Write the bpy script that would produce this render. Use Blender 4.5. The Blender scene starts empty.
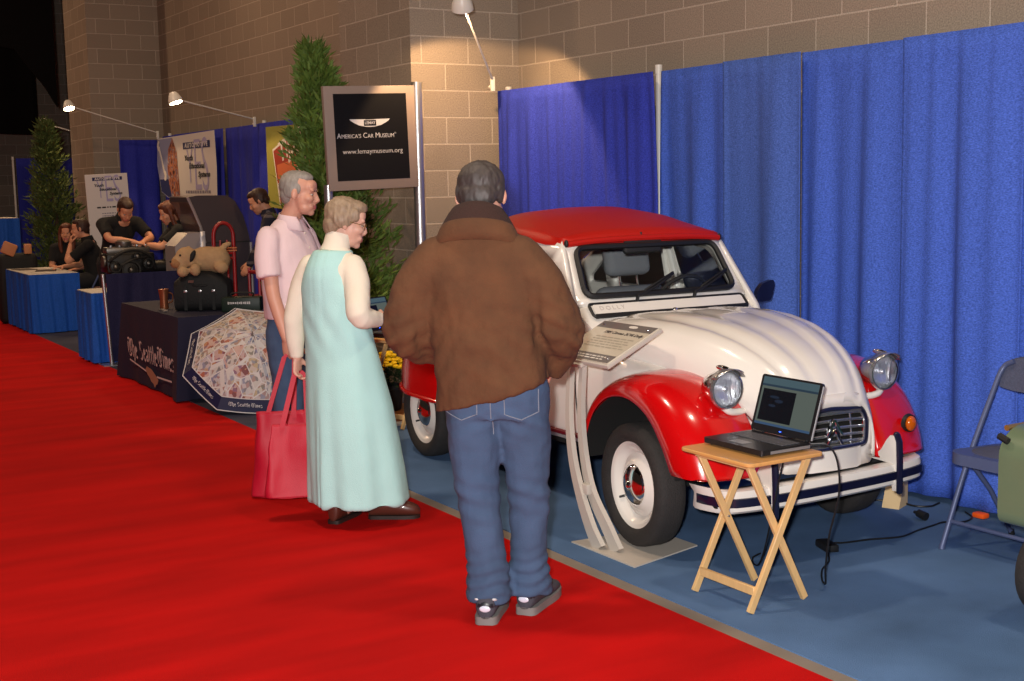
import bpy, bmesh, math, random
import numpy as np
from mathutils import Vector, Matrix, noise, geometry

S = bpy.context.scene
COL = S.collection
PI = math.pi
R = math.radians


def lin(c):
    return tuple(((v / 255) / 12.92 if v / 255 <= .04045 else ((v / 255 + .055) / 1.055) ** 2.4) for v in c)


MATS = {}


def mat(name, col, rough=.5, metal=0., coat=0., var=None, bump=None, emit=None, spec=None, trans=0., sheen=0., alpha=1., stretch=None, ior=None):
    """procedural principled material; col is sRGB 0-255; var=(scale, amount); bump=(scale, strength)"""
    if name in MATS:
        return MATS[name]
    m = bpy.data.materials.new(name)
    m.use_nodes = True
    nt = m.node_tree
    b = nt.nodes['Principled BSDF']
    c = lin(col)
    b.inputs['Base Color'].default_value = (*c, 1)
    b.inputs['Roughness'].default_value = rough
    b.inputs['Metallic'].default_value = metal
    b.inputs['Coat Weight'].default_value = coat
    b.inputs['Coat Roughness'].default_value = .05
    b.inputs['Transmission Weight'].default_value = trans
    b.inputs['Alpha'].default_value = alpha
    if ior:
        b.inputs['IOR'].default_value = ior
    if spec is not None:
        b.inputs['Specular IOR Level'].default_value = spec
    if sheen:
        b.inputs['Sheen Weight'].default_value = sheen
    if emit:
        b.inputs['Emission Color'].default_value = (*lin(emit[0]), 1)
        b.inputs['Emission Strength'].default_value = emit[1]
    tc = nt.nodes.new('ShaderNodeTexCoord')
    vec = tc.outputs['Object']
    if stretch:
        mp = nt.nodes.new('ShaderNodeMapping')
        mp.inputs['Scale'].default_value = stretch
        nt.links.new(vec, mp.inputs['Vector'])
        vec = mp.outputs['Vector']
    if var:
        n = nt.nodes.new('ShaderNodeTexNoise')
        n.inputs['Scale'].default_value = var[0]
        n.inputs['Detail'].default_value = 4
        nt.links.new(vec, n.inputs['Vector'])
        mx = nt.nodes.new('ShaderNodeMix')
        mx.data_type = 'RGBA'
        a = var[1]
        mx.inputs['A'].default_value = (*[v * (1 - a) for v in c], 1)
        mx.inputs['B'].default_value = (*[min(1, v * (1 + a)) for v in c], 1)
        nt.links.new(n.outputs['Fac'], mx.inputs['Factor'])
        nt.links.new(mx.outputs['Result'], b.inputs['Base Color'])
    if bump:
        n = nt.nodes.new('ShaderNodeTexNoise')
        n.inputs['Scale'].default_value = bump[0]
        n.inputs['Detail'].default_value = 3
        nt.links.new(vec, n.inputs['Vector'])
        bp = nt.nodes.new('ShaderNodeBump')
        bp.inputs['Strength'].default_value = bump[1]
        bp.inputs['Distance'].default_value = .01
        nt.links.new(n.outputs['Fac'], bp.inputs['Height'])
        nt.links.new(bp.outputs['Normal'], b.inputs['Normal'])
    MATS[name] = m
    return m


def catmull(pts, n=8, closed=False):
    P = [Vector(p) for p in pts]
    out = []
    N = len(P)
    rng = range(N if closed else N - 1)
    for i in rng:
        if closed:
            p0, p1, p2, p3 = P[i - 1], P[i], P[(i + 1) % N], P[(i + 2) % N]
        else:
            p0 = P[i - 1] if i > 0 else P[0] * 2 - P[1]
            p1, p2 = P[i], P[i + 1]
            p3 = P[i + 2] if i + 2 < N else P[-1] * 2 - P[-2]
        for k in range(n):
            t = k / n
            out.append(.5 * ((2 * p1) + (p2 - p0) * t + (2 * p0 - 5 * p1 + 4 * p2 - p3) * t * t + (3 * p1 - p0 - 3 * p2 + p3) * t ** 3))
    if not closed:
        out.append(P[-1])
    return out


def lerp_table(tab, x):
    """piecewise smooth interpolation of rows (x, a, b, ...)"""
    xs = [r[0] for r in tab]
    if xs[0] > xs[-1]:
        tab = tab[::-1]
        xs = xs[::-1]
    return [float(np.interp(x, xs, [r[k] for r in tab])) for k in range(1, len(tab[0]))]


class MB:
    def __init__(s):
        s.v = []
        s.f = []
        s.m = []
        s.mi = 0

    def add(s, vs, fs, M=None):
        o = len(s.v)
        if M is not None:
            vs = [M @ Vector(v) for v in vs]
        s.v.extend([tuple(v) for v in vs])
        for f in fs:
            s.f.append(tuple(o + i for i in f))
            s.m.append(s.mi)
        return s

    def bm(s, b, M=None):
        b.verts.ensure_lookup_table()
        b.verts.index_update()
        s.add([v.co.copy() for v in b.verts], [[v.index for v in f.verts] for f in b.faces], M)
        b.free()
        return s

    def box(s, c, size, bev=0., seg=2, rot=None):
        b = bmesh.new()
        bmesh.ops.create_cube(b, size=1)
        for v in b.verts:
            v.co = Vector((v.co.x * size[0], v.co.y * size[1], v.co.z * size[2]))
        if bev > 0:
            bmesh.ops.bevel(b, geom=b.edges[:], offset=min(bev, min(size) * .49), segments=seg, affect='EDGES', profile=.5)
        M = Matrix.Translation(c)
        if rot is not None:
            M = M @ rot.to_4x4() if isinstance(rot, Matrix) else M @ Matrix.Rotation(rot, 4, 'Z')
        return s.bm(b, M)

    def bar(s, p0, p1, w, t, bev=.002, up=(0, 0, 1)):
        """rectangular bar from p0 to p1, w across, t along 'up'"""
        p0, p1 = Vector(p0), Vector(p1)
        y = (p1 - p0)
        L = y.length
        y.normalize()
        z = Vector(up)
        x = y.cross(z)
        if x.length < 1e-4:
            x = y.cross(Vector((1, 0, 0)))
        x.normalize()
        z = x.cross(y)
        Mr = Matrix((x, y, z)).transposed()
        return s.box((p0 + p1) / 2, (w, L, t), bev, 1, Mr)

    def loft(s, secs, closed=True, cap=True, M=None):
        n = len(secs[0])
        vs = [p for q in secs for p in q]
        fs = []
        for i in range(len(secs) - 1):
            for j in range(n if closed else n - 1):
                a = i * n + j
                b = i * n + (j + 1) % n
                fs.append((a, b, b + n, a + n))
        if cap and closed:
            fs.append(tuple(range(n))[::-1])
            fs.append(tuple((len(secs) - 1) * n + j for j in range(n)))
        return s.add(vs, fs, M)

    def tube(s, path, r, n=10, cap=True, sq=1., round_=False, M=None, up=None):
        P = [Vector(p) for p in path]
        N = len(P)
        rr = list(r) if hasattr(r, '__len__') else [r] * N
        if round_:
            d0 = (P[0] - P[1]).normalized()
            d1 = (P[-1] - P[-2]).normalized()
            A = [(P[0] + d0 * rr[0] * math.sin(a), rr[0] * math.cos(a)) for a in (1.35, .95, .5)]
            B = [] if round_ == 'start' else [(P[-1] + d1 * rr[-1] * math.sin(a), rr[-1] * math.cos(a)) for a in (.5, .95, 1.35)]
            P = [a[0] for a in A] + P + [b[0] for b in B]
            rr = [a[1] for a in A] + rr + [b[1] for b in B]
            N = len(P)
        T = []
        for i in range(N):
            t = (P[min(i + 1, N - 1)] - P[max(i - 1, 0)])
            T.append(t.normalized() if t.length > 1e-9 else Vector((0, 0, 1)))
        u = Vector(up) if up is not None else (Vector((0, 0, 1)) if abs(T[0].z) < .9 else Vector((0, 1, 0)))
        u = (u - T[0] * u.dot(T[0])).normalized()
        secs = []
        for i in range(N):
            if i:
                q = T[i - 1].rotation_difference(T[i])
                u = q @ u
                u = (u - T[i] * u.dot(T[i])).normalized()
            w = T[i].cross(u)
            secs.append([P[i] + (u * math.cos(2 * PI * k / n) * sq + w * math.sin(2 * PI * k / n)) * rr[i] for k in range(n)])
        return s.loft(secs, True, cap, M)

    def ell(s, c, r, M=None, n=16, m=10, rot=None):
        vs = [(0, 0, 1)]
        for i in range(1, m):
            a = PI * i / m
            for j in range(n):
                b = 2 * PI * j / n
                vs.append((math.sin(a) * math.cos(b), math.sin(a) * math.sin(b), math.cos(a)))
        vs.append((0, 0, -1))
        fs = [(0, 1 + j, 1 + (j + 1) % n) for j in range(n)]
        for i in range(m - 2):
            for j in range(n):
                a = 1 + i * n + j
                b = 1 + i * n + (j + 1) % n
                fs.append((a, a + n, b + n, b))
        l = len(vs) - 1
        fs += [(l, 1 + (m - 2) * n + (j + 1) % n, 1 + (m - 2) * n + j) for j in range(n)]
        if not hasattr(r, '__len__'):
            r = (r, r, r)
        T = Matrix.Translation(c)
        if rot is not None:
            T = T @ rot.to_4x4()
        T = T @ Matrix.Diagonal((*r, 1))
        if M is not None:
            T = M @ T
        return s.add(vs, fs, T)

    def lathe(s, prof, n=24, M=None, cap=False):
        """prof: list of (r, z); axis = local z"""
        secs = [[(r * math.cos(2 * PI * k / n), r * math.sin(2 * PI * k / n), z) for k in range(n)] for r, z in prof]
        return s.loft(secs, True, cap, M)

    def prism(s, poly, t, M=None):
        """poly (x, y) extruded in z from 0 to t"""
        n = len(poly)
        b = bmesh.new()
        vs = [b.verts.new((p[0], p[1], 0)) for p in poly]
        f = b.faces.new(vs)
        r = bmesh.ops.extrude_face_region(b, geom=[f])
        for e in r['geom']:
            if isinstance(e, bmesh.types.BMVert):
                e.co.z += t
        bmesh.ops.recalc_face_normals(b, faces=b.faces[:])
        return s.bm(b, M)

    def build(s, name, mats, parent=None, smooth=True, angle=40, loc=None, weld=False):
        me = bpy.data.meshes.new(name)
        me.from_pydata(s.v, [], s.f)
        if not isinstance(mats, (list, tuple)):
            mats = [mats]
        for m in mats:
            me.materials.append(m)
        if len(mats) > 1:
            me.polygons.foreach_set('material_index', s.m)
        b = bmesh.new()
        b.from_mesh(me)
        if weld:
            bmesh.ops.remove_doubles(b, verts=b.verts[:], dist=1e-5)
        bmesh.ops.recalc_face_normals(b, faces=b.faces[:])
        b.to_mesh(me)
        b.free()
        if smooth:
            me.shade_smooth()
            me.set_sharp_from_angle(angle=R(angle))
        o = bpy.data.objects.new(name, me)
        COL.objects.link(o)
        if parent is not None:
            o.parent = parent
        if loc is not None:
            o.location = loc
        return o


def tag(o, label=None, cat=None, group=None, kind=None):
    for k, v in (('label', label), ('category', cat), ('group', group), ('kind', kind)):
        if v:
            o[k] = v
    return o


def thing(name, label, cat, loc=(0, 0, 0), rz=0., group=None):
    o = bpy.data.objects.new(name, None)
    o.empty_display_size = .1
    COL.objects.link(o)
    o.location = loc
    o.rotation_euler = (0, 0, rz)
    return tag(o, label, cat, group)


def copy_tree(o, parent=None):
    c = o.copy()
    COL.objects.link(c)
    c.parent = parent
    for ch in list(o.children):
        copy_tree(ch, c)
    return c


def bake(o):
    """apply the object's modifiers"""
    dg = bpy.context.evaluated_depsgraph_get()
    dg.update()
    me = bpy.data.meshes.new_from_object(o.evaluated_get(dg))
    old = o.data
    mats = list(old.materials)
    o.modifiers.clear()
    o.data = me
    me.name = o.name
    if len(me.materials) == 0:
        for m in mats:
            me.materials.append(m)
    bpy.data.meshes.remove(old)
    return o


def remesh(o, voxel, smooth=3, fac=.5):
    m = o.modifiers.new('r', 'REMESH')
    m.mode = 'VOXEL'
    m.voxel_size = voxel
    m.use_smooth_shade = True
    if smooth:
        k = o.modifiers.new('s', 'SMOOTH')
        k.factor = fac
        k.iterations = smooth
    bake(o)
    o.data.shade_smooth()
    return o


def subsurf(o, lv=1):
    m = o.modifiers.new('s', 'SUBSURF')
    m.levels = m.render_levels = lv
    bake(o)
    o.data.shade_smooth()
    return o


def vcos(o):
    a = np.empty(len(o.data.vertices) * 3)
    o.data.vertices.foreach_get('co', a)
    return a.reshape(-1, 3)


def vnor(o):
    a = np.empty(len(o.data.vertices) * 3)
    o.data.vertices.foreach_get('normal', a)
    return a.reshape(-1, 3)


def setcos(o, a):
    o.data.vertices.foreach_set('co', np.ascontiguousarray(a, dtype=float).ravel())
    o.data.update()


def wrinkle(o, amp, sc, seed=0, mask=None):
    """push vertices along normals by stretched noise (cloth folds); sc = (sx, sy, sz) frequencies"""
    a, n = vcos(o), vnor(o)
    d = np.array([noise.noise(Vector((p[0] * sc[0] + seed, p[1] * sc[1] + seed * 2.3, p[2] * sc[2]))) + .4 * noise.noise(Vector((p[0] * sc[0] * 2.3 + 7, p[1] * sc[1] * 2.3, p[2] * sc[2] * 2.3 + seed))) for p in a])
    if mask is not None:
        d = d * mask(a)
    setcos(o, a + n * (d * amp)[:, None])
    return o


def facemat(o, mats, fn):
    """several materials on a mesh; fn(centres Nx3) -> index array"""
    o.data.materials.clear()
    for m in mats:
        o.data.materials.append(m)
    c = np.empty(len(o.data.polygons) * 3)
    o.data.polygons.foreach_get('center', c)
    o.data.polygons.foreach_set('material_index', np.asarray(fn(c.reshape(-1, 3)), dtype=np.int32))
    o.data.update()


_txt = {}


def text_polys(body, size=1., bold=0., shear=0., spacing=1., depth=.0):
    """text outline as mesh data (verts, faces) centred on the origin in XY"""
    cu = bpy.data.curves.new('t', 'FONT')
    cu.body = body
    cu.size = size
    cu.align_x = 'CENTER'
    cu.align_y = 'CENTER'
    cu.offset = bold
    cu.shear = shear
    cu.space_character = spacing
    cu.extrude = depth
    cu.resolution_u = 3
    o = bpy.data.objects.new('t', cu)
    COL.objects.link(o)
    dg = bpy.context.evaluated_depsgraph_get()
    dg.update()
    me = bpy.data.meshes.new_from_object(o.evaluated_get(dg))
    vs = [v.co.copy() for v in me.vertices]
    fs = [tuple(p.vertices) for p in me.polygons]
    bpy.data.objects.remove(o)
    bpy.data.curves.remove(cu)
    bpy.data.meshes.remove(me)
    return vs, fs


def add_text(mb, body, M, width=None, size=1., bold=0., shear=0., spacing=1., depth=.0006, sx=1.):
    vs, fs = text_polys(body, size, bold, shear, spacing, depth)
    w = max(v.x for v in vs) - min(v.x for v in vs)
    k = (width / w) if width else 1.
    vs = [Vector((v.x * k * sx, v.y * k, v.z)) for v in vs]
    return mb.add(vs, fs, M)


def frame(origin, x, y):
    """matrix with given x and y axes (z = x cross y)"""
    x = Vector(x).normalized()
    y = Vector(y)
    y = (y - x * y.dot(x)).normalized()
    z = x.cross(y)
    M = Matrix((x, y, z)).transposed().to_4x4()
    M.translation = Vector(origin)
    return M


def cdt(outline, holes=(), grid=0., mapf=None, mb=None):
    """filled plane region with holes, optional interior grid points; mapf(x, y) -> 3d point"""
    V, E = [], []
    for lp in [outline] + list(holes):
        o = len(V)
        V += [Vector((p[0], p[1])) for p in lp]
        E += [(o + i, o + (i + 1) % len(lp)) for i in range(len(lp))]

    def inside(x, y, lp):
        c = False
        for i in range(len(lp)):
            a, b = lp[i], lp[i - 1]
            if (a[1] > y) != (b[1] > y) and x < (b[0] - a[0]) * (y - a[1]) / (b[1] - a[1]) + a[0]:
                c = not c
        return c
    if grid:
        x0, x1 = min(p[0] for p in outline), max(p[0] for p in outline)
        y0, y1 = min(p[1] for p in outline), max(p[1] for p in outline)
        nx, ny = int((x1 - x0) / grid), int((y1 - y0) / grid)
        for i in range(1, nx):
            for j in range(1, ny):
                x, y = x0 + i * grid, y0 + j * grid
                if inside(x, y, outline) and not any(inside(x, y, h) for h in holes):
                    V.append(Vector((x, y)))
    vs, es, fs, *_ = geometry.delaunay_2d_cdt(V, E, [], 0, 1e-6)
    out = []
    for f in fs:
        cx = sum(vs[i].x for i in f) / len(f)
        cy = sum(vs[i].y for i in f) / len(f)
        if inside(cx, cy, outline) and not any(inside(cx, cy, h) for h in holes):
            out.append(tuple(f))
    pts = [mapf(v.x, v.y) if mapf else (v.x, v.y, 0) for v in vs]
    mb.add(pts, out)
    return mb


def rrect(x0, y0, x1, y1, r, n=5):
    out = []
    for cx, cy, a in ((x1 - r, y1 - r, 0), (x0 + r, y1 - r, 90), (x0 + r, y0 + r, 180), (x1 - r, y0 + r, 270)):
        for k in range(n + 1):
            t = R(a + 90 * k / n)
            out.append((cx + r * math.cos(t), cy + r * math.sin(t)))
    return out


def round_poly(poly, r, n=4):
    """polygon with rounded corners"""
    out = []
    N = len(poly)
    for i in range(N):
        p, a, b = Vector(poly[i]), Vector(poly[i - 1]), Vector(poly[(i + 1) % N])
        da, db = (a - p), (b - p)
        ra = min(r, da.length * .45, db.length * .45)
        q0, q1 = p + da.normalized() * ra, p + db.normalized() * ra
        for k in range(n + 1):
            t = k / n
            out.append(tuple(q0 * (1 - t) ** 2 + p * 2 * t * (1 - t) + q1 * t * t))
    return out


def solidify(o, t, off=-1):
    m = o.modifiers.new('so', 'SOLIDIFY')
    m.thickness = t
    m.offset = off
    bake(o)
    return o
# ------------------------------------------------------------------ camera
def make_camera():
    f, pi_, ro, ya, h = 1304.742, CAM_PITCH, CAM_ROLL, CAM_YAW, 1.713
    fw = Vector((math.sin(ya) * math.cos(pi_), math.cos(ya) * math.cos(pi_), -math.sin(pi_)))
    rt = Vector((math.cos(ya), -math.sin(ya), 0))
    up = rt.cross(fw)
    r = rt * math.cos(ro) + up * math.sin(ro)
    u = -rt * math.sin(ro) + up * math.cos(ro)
    cd = bpy.data.cameras.new('camera')
    cd.sensor_width = 36
    cd.sensor_fit = 'HORIZONTAL'
    cd.lens = f / 1024 * 36
    cd.clip_end = 200
    c = bpy.data.objects.new('camera', cd)
    COL.objects.link(c)
    M = Matrix((r, u, -fw)).transposed().to_4x4()
    M.translation = (0, 0, h)
    c.matrix_world = M
    S.camera = c


CAM_PITCH, CAM_ROLL, CAM_YAW = R(7.026), R(-1.131), R(31.137)
make_camera()


def struct(name, mb, m, smooth=False, **k):
    return tag(mb.build(name, m, smooth=smooth, **k), kind='structure')


# ------------------------------------------------------------------ setting materials
def carpet(name, col, tint, scale=260, streak=None):
    m = mat(name, col, rough=.95, spec=.1)
    nt = m.node_tree
    b = nt.nodes['Principled BSDF']
    tc = nt.nodes['Texture Coordinate']
    c = lin(col)
    n1 = nt.nodes.new('ShaderNodeTexNoise')
    n1.inputs['Scale'].default_value = scale
    n1.inputs['Detail'].default_value = 2
    n2 = nt.nodes.new('ShaderNodeTexNoise')
    n2.inputs['Scale'].default_value = 1.7
    n2.inputs['Detail'].default_value = 5
    mp = nt.nodes.new('ShaderNodeMapping')
    mp.inputs['Scale'].default_value = streak or (1, 1, 1)
    nt.links.new(tc.outputs['Object'], mp.inputs['Vector'])
    nt.links.new(tc.outputs['Object'], n1.inputs['Vector'])
    nt.links.new(mp.outputs['Vector'], n2.inputs['Vector'])
    ad = nt.nodes.new('ShaderNodeMath')
    ad.operation = 'MULTIPLY_ADD'
    ad.inputs[1].default_value = .45
    nt.links.new(n1.outputs['Fac'], ad.inputs[0])
    nt.links.new(n2.outputs['Fac'], ad.inputs[2])
    rp = nt.nodes.new('ShaderNodeMapRange')
    rp.inputs['From Min'].default_value = .45
    rp.inputs['From Max'].default_value = 1.0
    nt.links.new(ad.outputs[0], rp.inputs['Value'])
    mx = nt.nodes.new('ShaderNodeMix')
    mx.data_type = 'RGBA'
    mx.inputs['A'].default_value = (*[v * (1 - tint) for v in c], 1)
    mx.inputs['B'].default_value = (*[v * (1 + tint) for v in c], 1)
    nt.links.new(rp.outputs[0], mx.inputs['Factor'])
    nt.links.new(mx.outputs['Result'], b.inputs['Base Color'])
    bp = nt.nodes.new('ShaderNodeBump')
    bp.inputs['Strength'].default_value = .5
    bp.inputs['Distance'].default_value = .004
    nt.links.new(n1.outputs['Fac'], bp.inputs['Height'])
    nt.links.new(bp.outputs['Normal'], b.inputs['Normal'])
    return m


def block_wall_mat(name, col, mortar, zoff=.166, aoff=.0):
    m = mat(name, col, rough=.9, spec=.2)
    nt = m.node_tree
    b = nt.nodes['Principled BSDF']
    tc = nt.nodes['Texture Coordinate']
    ge = nt.nodes.new('ShaderNodeNewGeometry')
    sp = nt.nodes.new('ShaderNodeSeparateXYZ')
    sn = nt.nodes.new('ShaderNodeSeparateXYZ')
    nt.links.new(tc.outputs['Object'], sp.inputs[0])
    nt.links.new(ge.outputs['True Normal'], sn.inputs[0])

    def mt(op, a, b_):
        k = nt.nodes.new('ShaderNodeMath')
        k.operation = op
        for i, q in enumerate((a, b_)):
            if q is None:
                continue
            if isinstance(q, (int, float)):
                k.inputs[i].default_value = q
            else:
                nt.links.new(q, k.inputs[i])
        return k.outputs[0]
    ax = mt('ABSOLUTE', sn.outputs[0], None)
    ay = mt('ABSOLUTE', sn.outputs[1], None)
    al = mt('ADD', mt('MULTIPLY', sp.outputs[1], ax), mt('MULTIPLY', sp.outputs[0], ay))
    al = mt('ADD', al, aoff)
    cb = nt.nodes.new('ShaderNodeCombineXYZ')
    nt.links.new(al, cb.inputs[0])
    nt.links.new(mt('SUBTRACT', sp.outputs[2], zoff), cb.inputs[1])
    br = nt.nodes.new('ShaderNodeTexBrick')
    br.offset = .5
    br.inputs['Scale'].default_value = 1
    br.inputs['Brick Width'].default_value = .407
    br.inputs['Row Height'].default_value = .2035
    br.inputs['Mortar Size'].default_value = .0065
    br.inputs['Mortar Smooth'].default_value = .3
    c = lin(col)
    br.inputs['Color1'].default_value = (*c, 1)
    br.inputs['Color2'].default_value = (*[v * .86 for v in c], 1)
    br.inputs['Mortar'].default_value = (*lin(mortar), 1)
    nt.links.new(cb.outputs[0], br.inputs['Vector'])
    n1 = nt.nodes.new('ShaderNodeTexNoise')
    n1.inputs['Scale'].default_value = 120
    n1.inputs['Detail'].default_value = 3
    nt.links.new(tc.outputs['Object'], n1.inputs['Vector'])
    rp = nt.nodes.new('ShaderNodeMapRange')
    rp.inputs['From Min'].default_value = .3
    rp.inputs['From Max'].default_value = .7
    rp.inputs['To Min'].default_value = .72
    rp.inputs['To Max'].default_value = 1.25
    nt.links.new(n1.outputs['Fac'], rp.inputs['Value'])
    mu = nt.nodes.new('ShaderNodeMix')
    mu.data_type = 'RGBA'
    mu.blend_type = 'MULTIPLY'
    mu.inputs['Factor'].default_value = 1
    nt.links.new(br.outputs['Color'], mu.inputs['A'])
    nt.links.new(rp.outputs[0], mu.inputs['B'])
    nt.links.new(mu.outputs['Result'], b.inputs['Base Color'])
    bp = nt.nodes.new('ShaderNodeBump')
    bp.inputs['Strength'].default_value = .6
    bp.inputs['Distance'].default_value = .006
    bp.invert = True
    nt.links.new(br.outputs['Fac'], bp.inputs['Height'])
    nt.links.new(bp.outputs['Normal'], b.inputs['Normal'])
    return m


M_red_carpet = carpet('red_carpet', (184, 13, 11), .28, 240, (.5, 2.2, 1))
M_blue_carpet = carpet('blue_carpet', (82, 110, 148), .33, 300)
M_grey_carpet = carpet('grey_carpet', (72, 74, 92), .2, 300)
M_block = block_wall_mat('concrete_block', (150, 136, 122), (178, 164, 150))
M_dark = mat('black_cloth', (14, 13, 14), rough=.95, spec=.1)
M_alu = mat('brushed_aluminium', (190, 190, 192), rough=.35, metal=.9)
M_alu_d = mat('grey_paint_metal', (140, 128, 122), rough=.5, metal=.3)
M_white_metal = mat('white_enamel', (222, 218, 210), rough=.35)
M_conc = mat('bare_concrete', (128, 116, 104), rough=.7, var=(6, .25))

# ------------------------------------------------------------------ floor
b = MB().box((-2.44, 14, -.02), (11.12, 38, .04))
struct('floor', b, M_red_carpet)
b = MB().box((3.16, 6.0, -.025), (.08, 8.2, .04))
struct('trim_1', b, M_conc)
b = MB().box((4.45, 3.6, -.02), (2.5, 9.2, .04))
struct('floor_booth', b, M_blue_carpet)
b = MB().box((5.0, 20.55, -.021), (3.76, 24.7, .04))
struct('floor_concourse', b, M_grey_carpet)
b = MB().box((4.75, 8.235, .004), (1.9, .07, .028), .004)
struct('trim_2', b, M_white_metal)
M_plank = mat('brown_planks', (120, 74, 40), rough=.4, var=(5, .35), stretch=(1, 12, 1))
b = MB()
for k in range(5):
    b.box((4.75, 8.35 + .143 * k, -.006), (1.9, .139, .03), .003)
struct('floor_wood', b, M_plank)
# ------------------------------------------------------------------ walls
b = MB().box((5.8, 3.2, 3.2), (.5, 11.6, 6.44))
struct('wall_right', b, M_block)
b = MB().box((5.4, 9.65, 3.2), (1.62, 1.3, 6.44))
struct('pillar_1', b, M_block)
b = MB().box((5.8, 14.5, 3.2), (.5, 8.4, 6.44))
struct('wall_far_right', b, M_block)
b = MB().box((5.4, 19.35, 3.2), (1.7, 1.3, 6.44))
struct('pillar_2', b, M_block)
b = MB().box((6.6, 24.0, 3.2), (.5, 8.0, 6.44))
struct('wall_side', b, M_block)
b = MB().box((1.0, 28.2, 3.2), (13, .4, 6.44))
struct('wall_back', b, M_block)
b = MB().box((.3, 12, 6.5), (14, 34, .12))
struct('ceiling', b, M_dark)


# ------------------------------------------------------------------ drapes
def drape_mat(name, col, fine=240):
    m = mat(name, col, rough=.8, spec=.25)
    nt = m.node_tree
    b = nt.nodes['Principled BSDF']
    tc = nt.nodes['Texture Coordinate']
    c = lin(col)
    mp = nt.nodes.new('ShaderNodeMapping')
    mp.inputs['Scale'].default_value = (1, .7, 1.6)
    nt.links.new(tc.outputs['Object'], mp.inputs['Vector'])
    n1 = nt.nodes.new('ShaderNodeTexNoise')
    n1.inputs['Scale'].default_value = 120
    n1.inputs['Detail'].default_value = 3
    n1.inputs['Roughness'].default_value = .7
    nt.links.new(mp.outputs['Vector'], n1.inputs['Vector'])
    rp = nt.nodes.new('ShaderNodeValToRGB')
    e = rp.color_ramp.elements
    e[0].position, e[1].position = .36, .68
    e[0].color = (*[v * .62 for v in c], 1)
    e[1].color = (*[min(1, v * 1.25 + .012) for v in c], 1)
    nt.links.new(n1.outputs['Fac'], rp.inputs['Fac'])
    nt.links.new(rp.outputs['Color'], b.inputs['Base Color'])
    return m


M_drape = drape_mat('blue_drape', (68, 102, 204))
M_drape_p = drape_mat('royal_drape', (36, 44, 158))
M_navy = drape_mat('navy_drape', (24, 24, 66))
M_skirt = drape_mat('sky_blue_skirt', (26, 92, 196))


def cloth_strip(mb, path, z0, z1, seed, amp=(.006, .03), freq=9., pocket=.07, nz=26, step=.014, hem=.012, edge=.05, spread=(0, 0)):
    """hanging gathered cloth along a plan path [(x, y), ...]; folds deepen downwards"""
    rnd = random.Random(seed)
    P = [Vector((p[0], p[1])) for p in path]
    seg = [(P[i + 1] - P[i]).length for i in range(len(P) - 1)]
    L = sum(seg)
    n = max(6, int(L / step))
    ph = [rnd.random() * 6.28 for _ in range(8)]
    w = [rnd.uniform(.75, 1.3) for _ in range(8)]
    cols = []
    for i in range(n + 1):
        s = L * i / n
        k = 0
        t = s
        while k < len(seg) - 1 and t > seg[k]:
            t -= seg[k]
            k += 1
        d = (P[k + 1] - P[k]).normalized()
        q = P[k] + d * t
        nn = Vector((d.y, -d.x))
        cols.append((s, q, nn))
    rows = []
    for j in range(nz + 1):
        v = j / nz
        z = z1 + (z0 - z1) * v
        dz = z1 - z
        row = []
        for s, q, nn in cols:
            u = s + .02 * math.sin(s * 5 + v * 2 + ph[6])
            fold = (math.sin(u * freq * w[0] + ph[0]) * .6 + math.sin(u * freq * 1.9 * w[1] + ph[1]) * .4
                    + math.sin(u * freq * .43 * w[2] + ph[2] + v * .6) * .6)
            small = math.sin(u * 90 * w[3] + ph[3] + 2 * math.sin(u * 11)) * .5 + math.sin(u * 57 * w[4] + ph[4])
            a = amp[0] + (amp[1] - amp[0]) * min(1, v * 1.6) ** .8
            off = fold * a + small * .0025 * math.exp(-dz * 1.6)
            if dz < pocket and pocket:
                off = .012 * math.sin(PI * dz / pocket) + small * .003
            elif pocket and dz < pocket + .03:
                off *= .5
            zz = z + (hem * math.sin(s * 3.1 + ph[5]) if j == nz else 0)
            off *= min(1, s / edge + .15, (L - s) / edge + .15) if edge else 1
            p = q + nn * off
            tt = Vector((nn.y, -nn.x)) * -1
            p = p + tt * (min(1, v * 3) ** .7) * (spread[1] * max(0, 1 - (L - s) / .15) - spread[0] * max(0, 1 - s / .15))
            row.append((p.x, p.y, zz))
        rows.append(row)
    return mb.loft(rows, closed=False, cap=False)


DR = 'blue drapes along the concrete wall behind the car'
panels = [(8.88, 6.965, 'gathered blue drape with purple sheen between the block pilaster and the white pole top'),
          (6.925, 6.18, 'blue drape panel directly right of the white pole top'),
          (6.24, 5.57, 'greyish blue drape panel behind the wing mirror of the car'),
          (5.62, 4.77, 'blue drape panel hanging behind the far headlight'),
          (4.82, 4.07, 'blue drape panel between the car nose and the folding chair'),
          (4.12, 2.1, 'blue drape panel behind the folding chair at the right edge')]
M_drape_g = drape_mat('faded_blue_drape', (72, 104, 190))
M_drape_v = drape_mat('violet_blue_drape', (48, 64, 184))
for i, (ya, yb, lb) in enumerate(panels):
    b = MB()
    x0 = (5.28, 5.37, 5.31, 5.37, 5.31, 5.37)[i]
    cloth_strip(b, [(x0, ya), ((5.33, 5.37, 5.31, 5.37, 5.31, 5.37)[i], yb)], .02, 2.40, 11 + i, amp=(.010, .046 if i else .040), freq=13 if i else 23, spread=((0, .05), (.03, 0))[i] if i < 2 else (0, 0))
    o = b.build('drape', M_drape_g if i == 2 else (M_drape_v if i == 0 else M_drape), angle=80)
    tag(o, lb, 'curtain', DR)
    solidify(o, .003)
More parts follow.
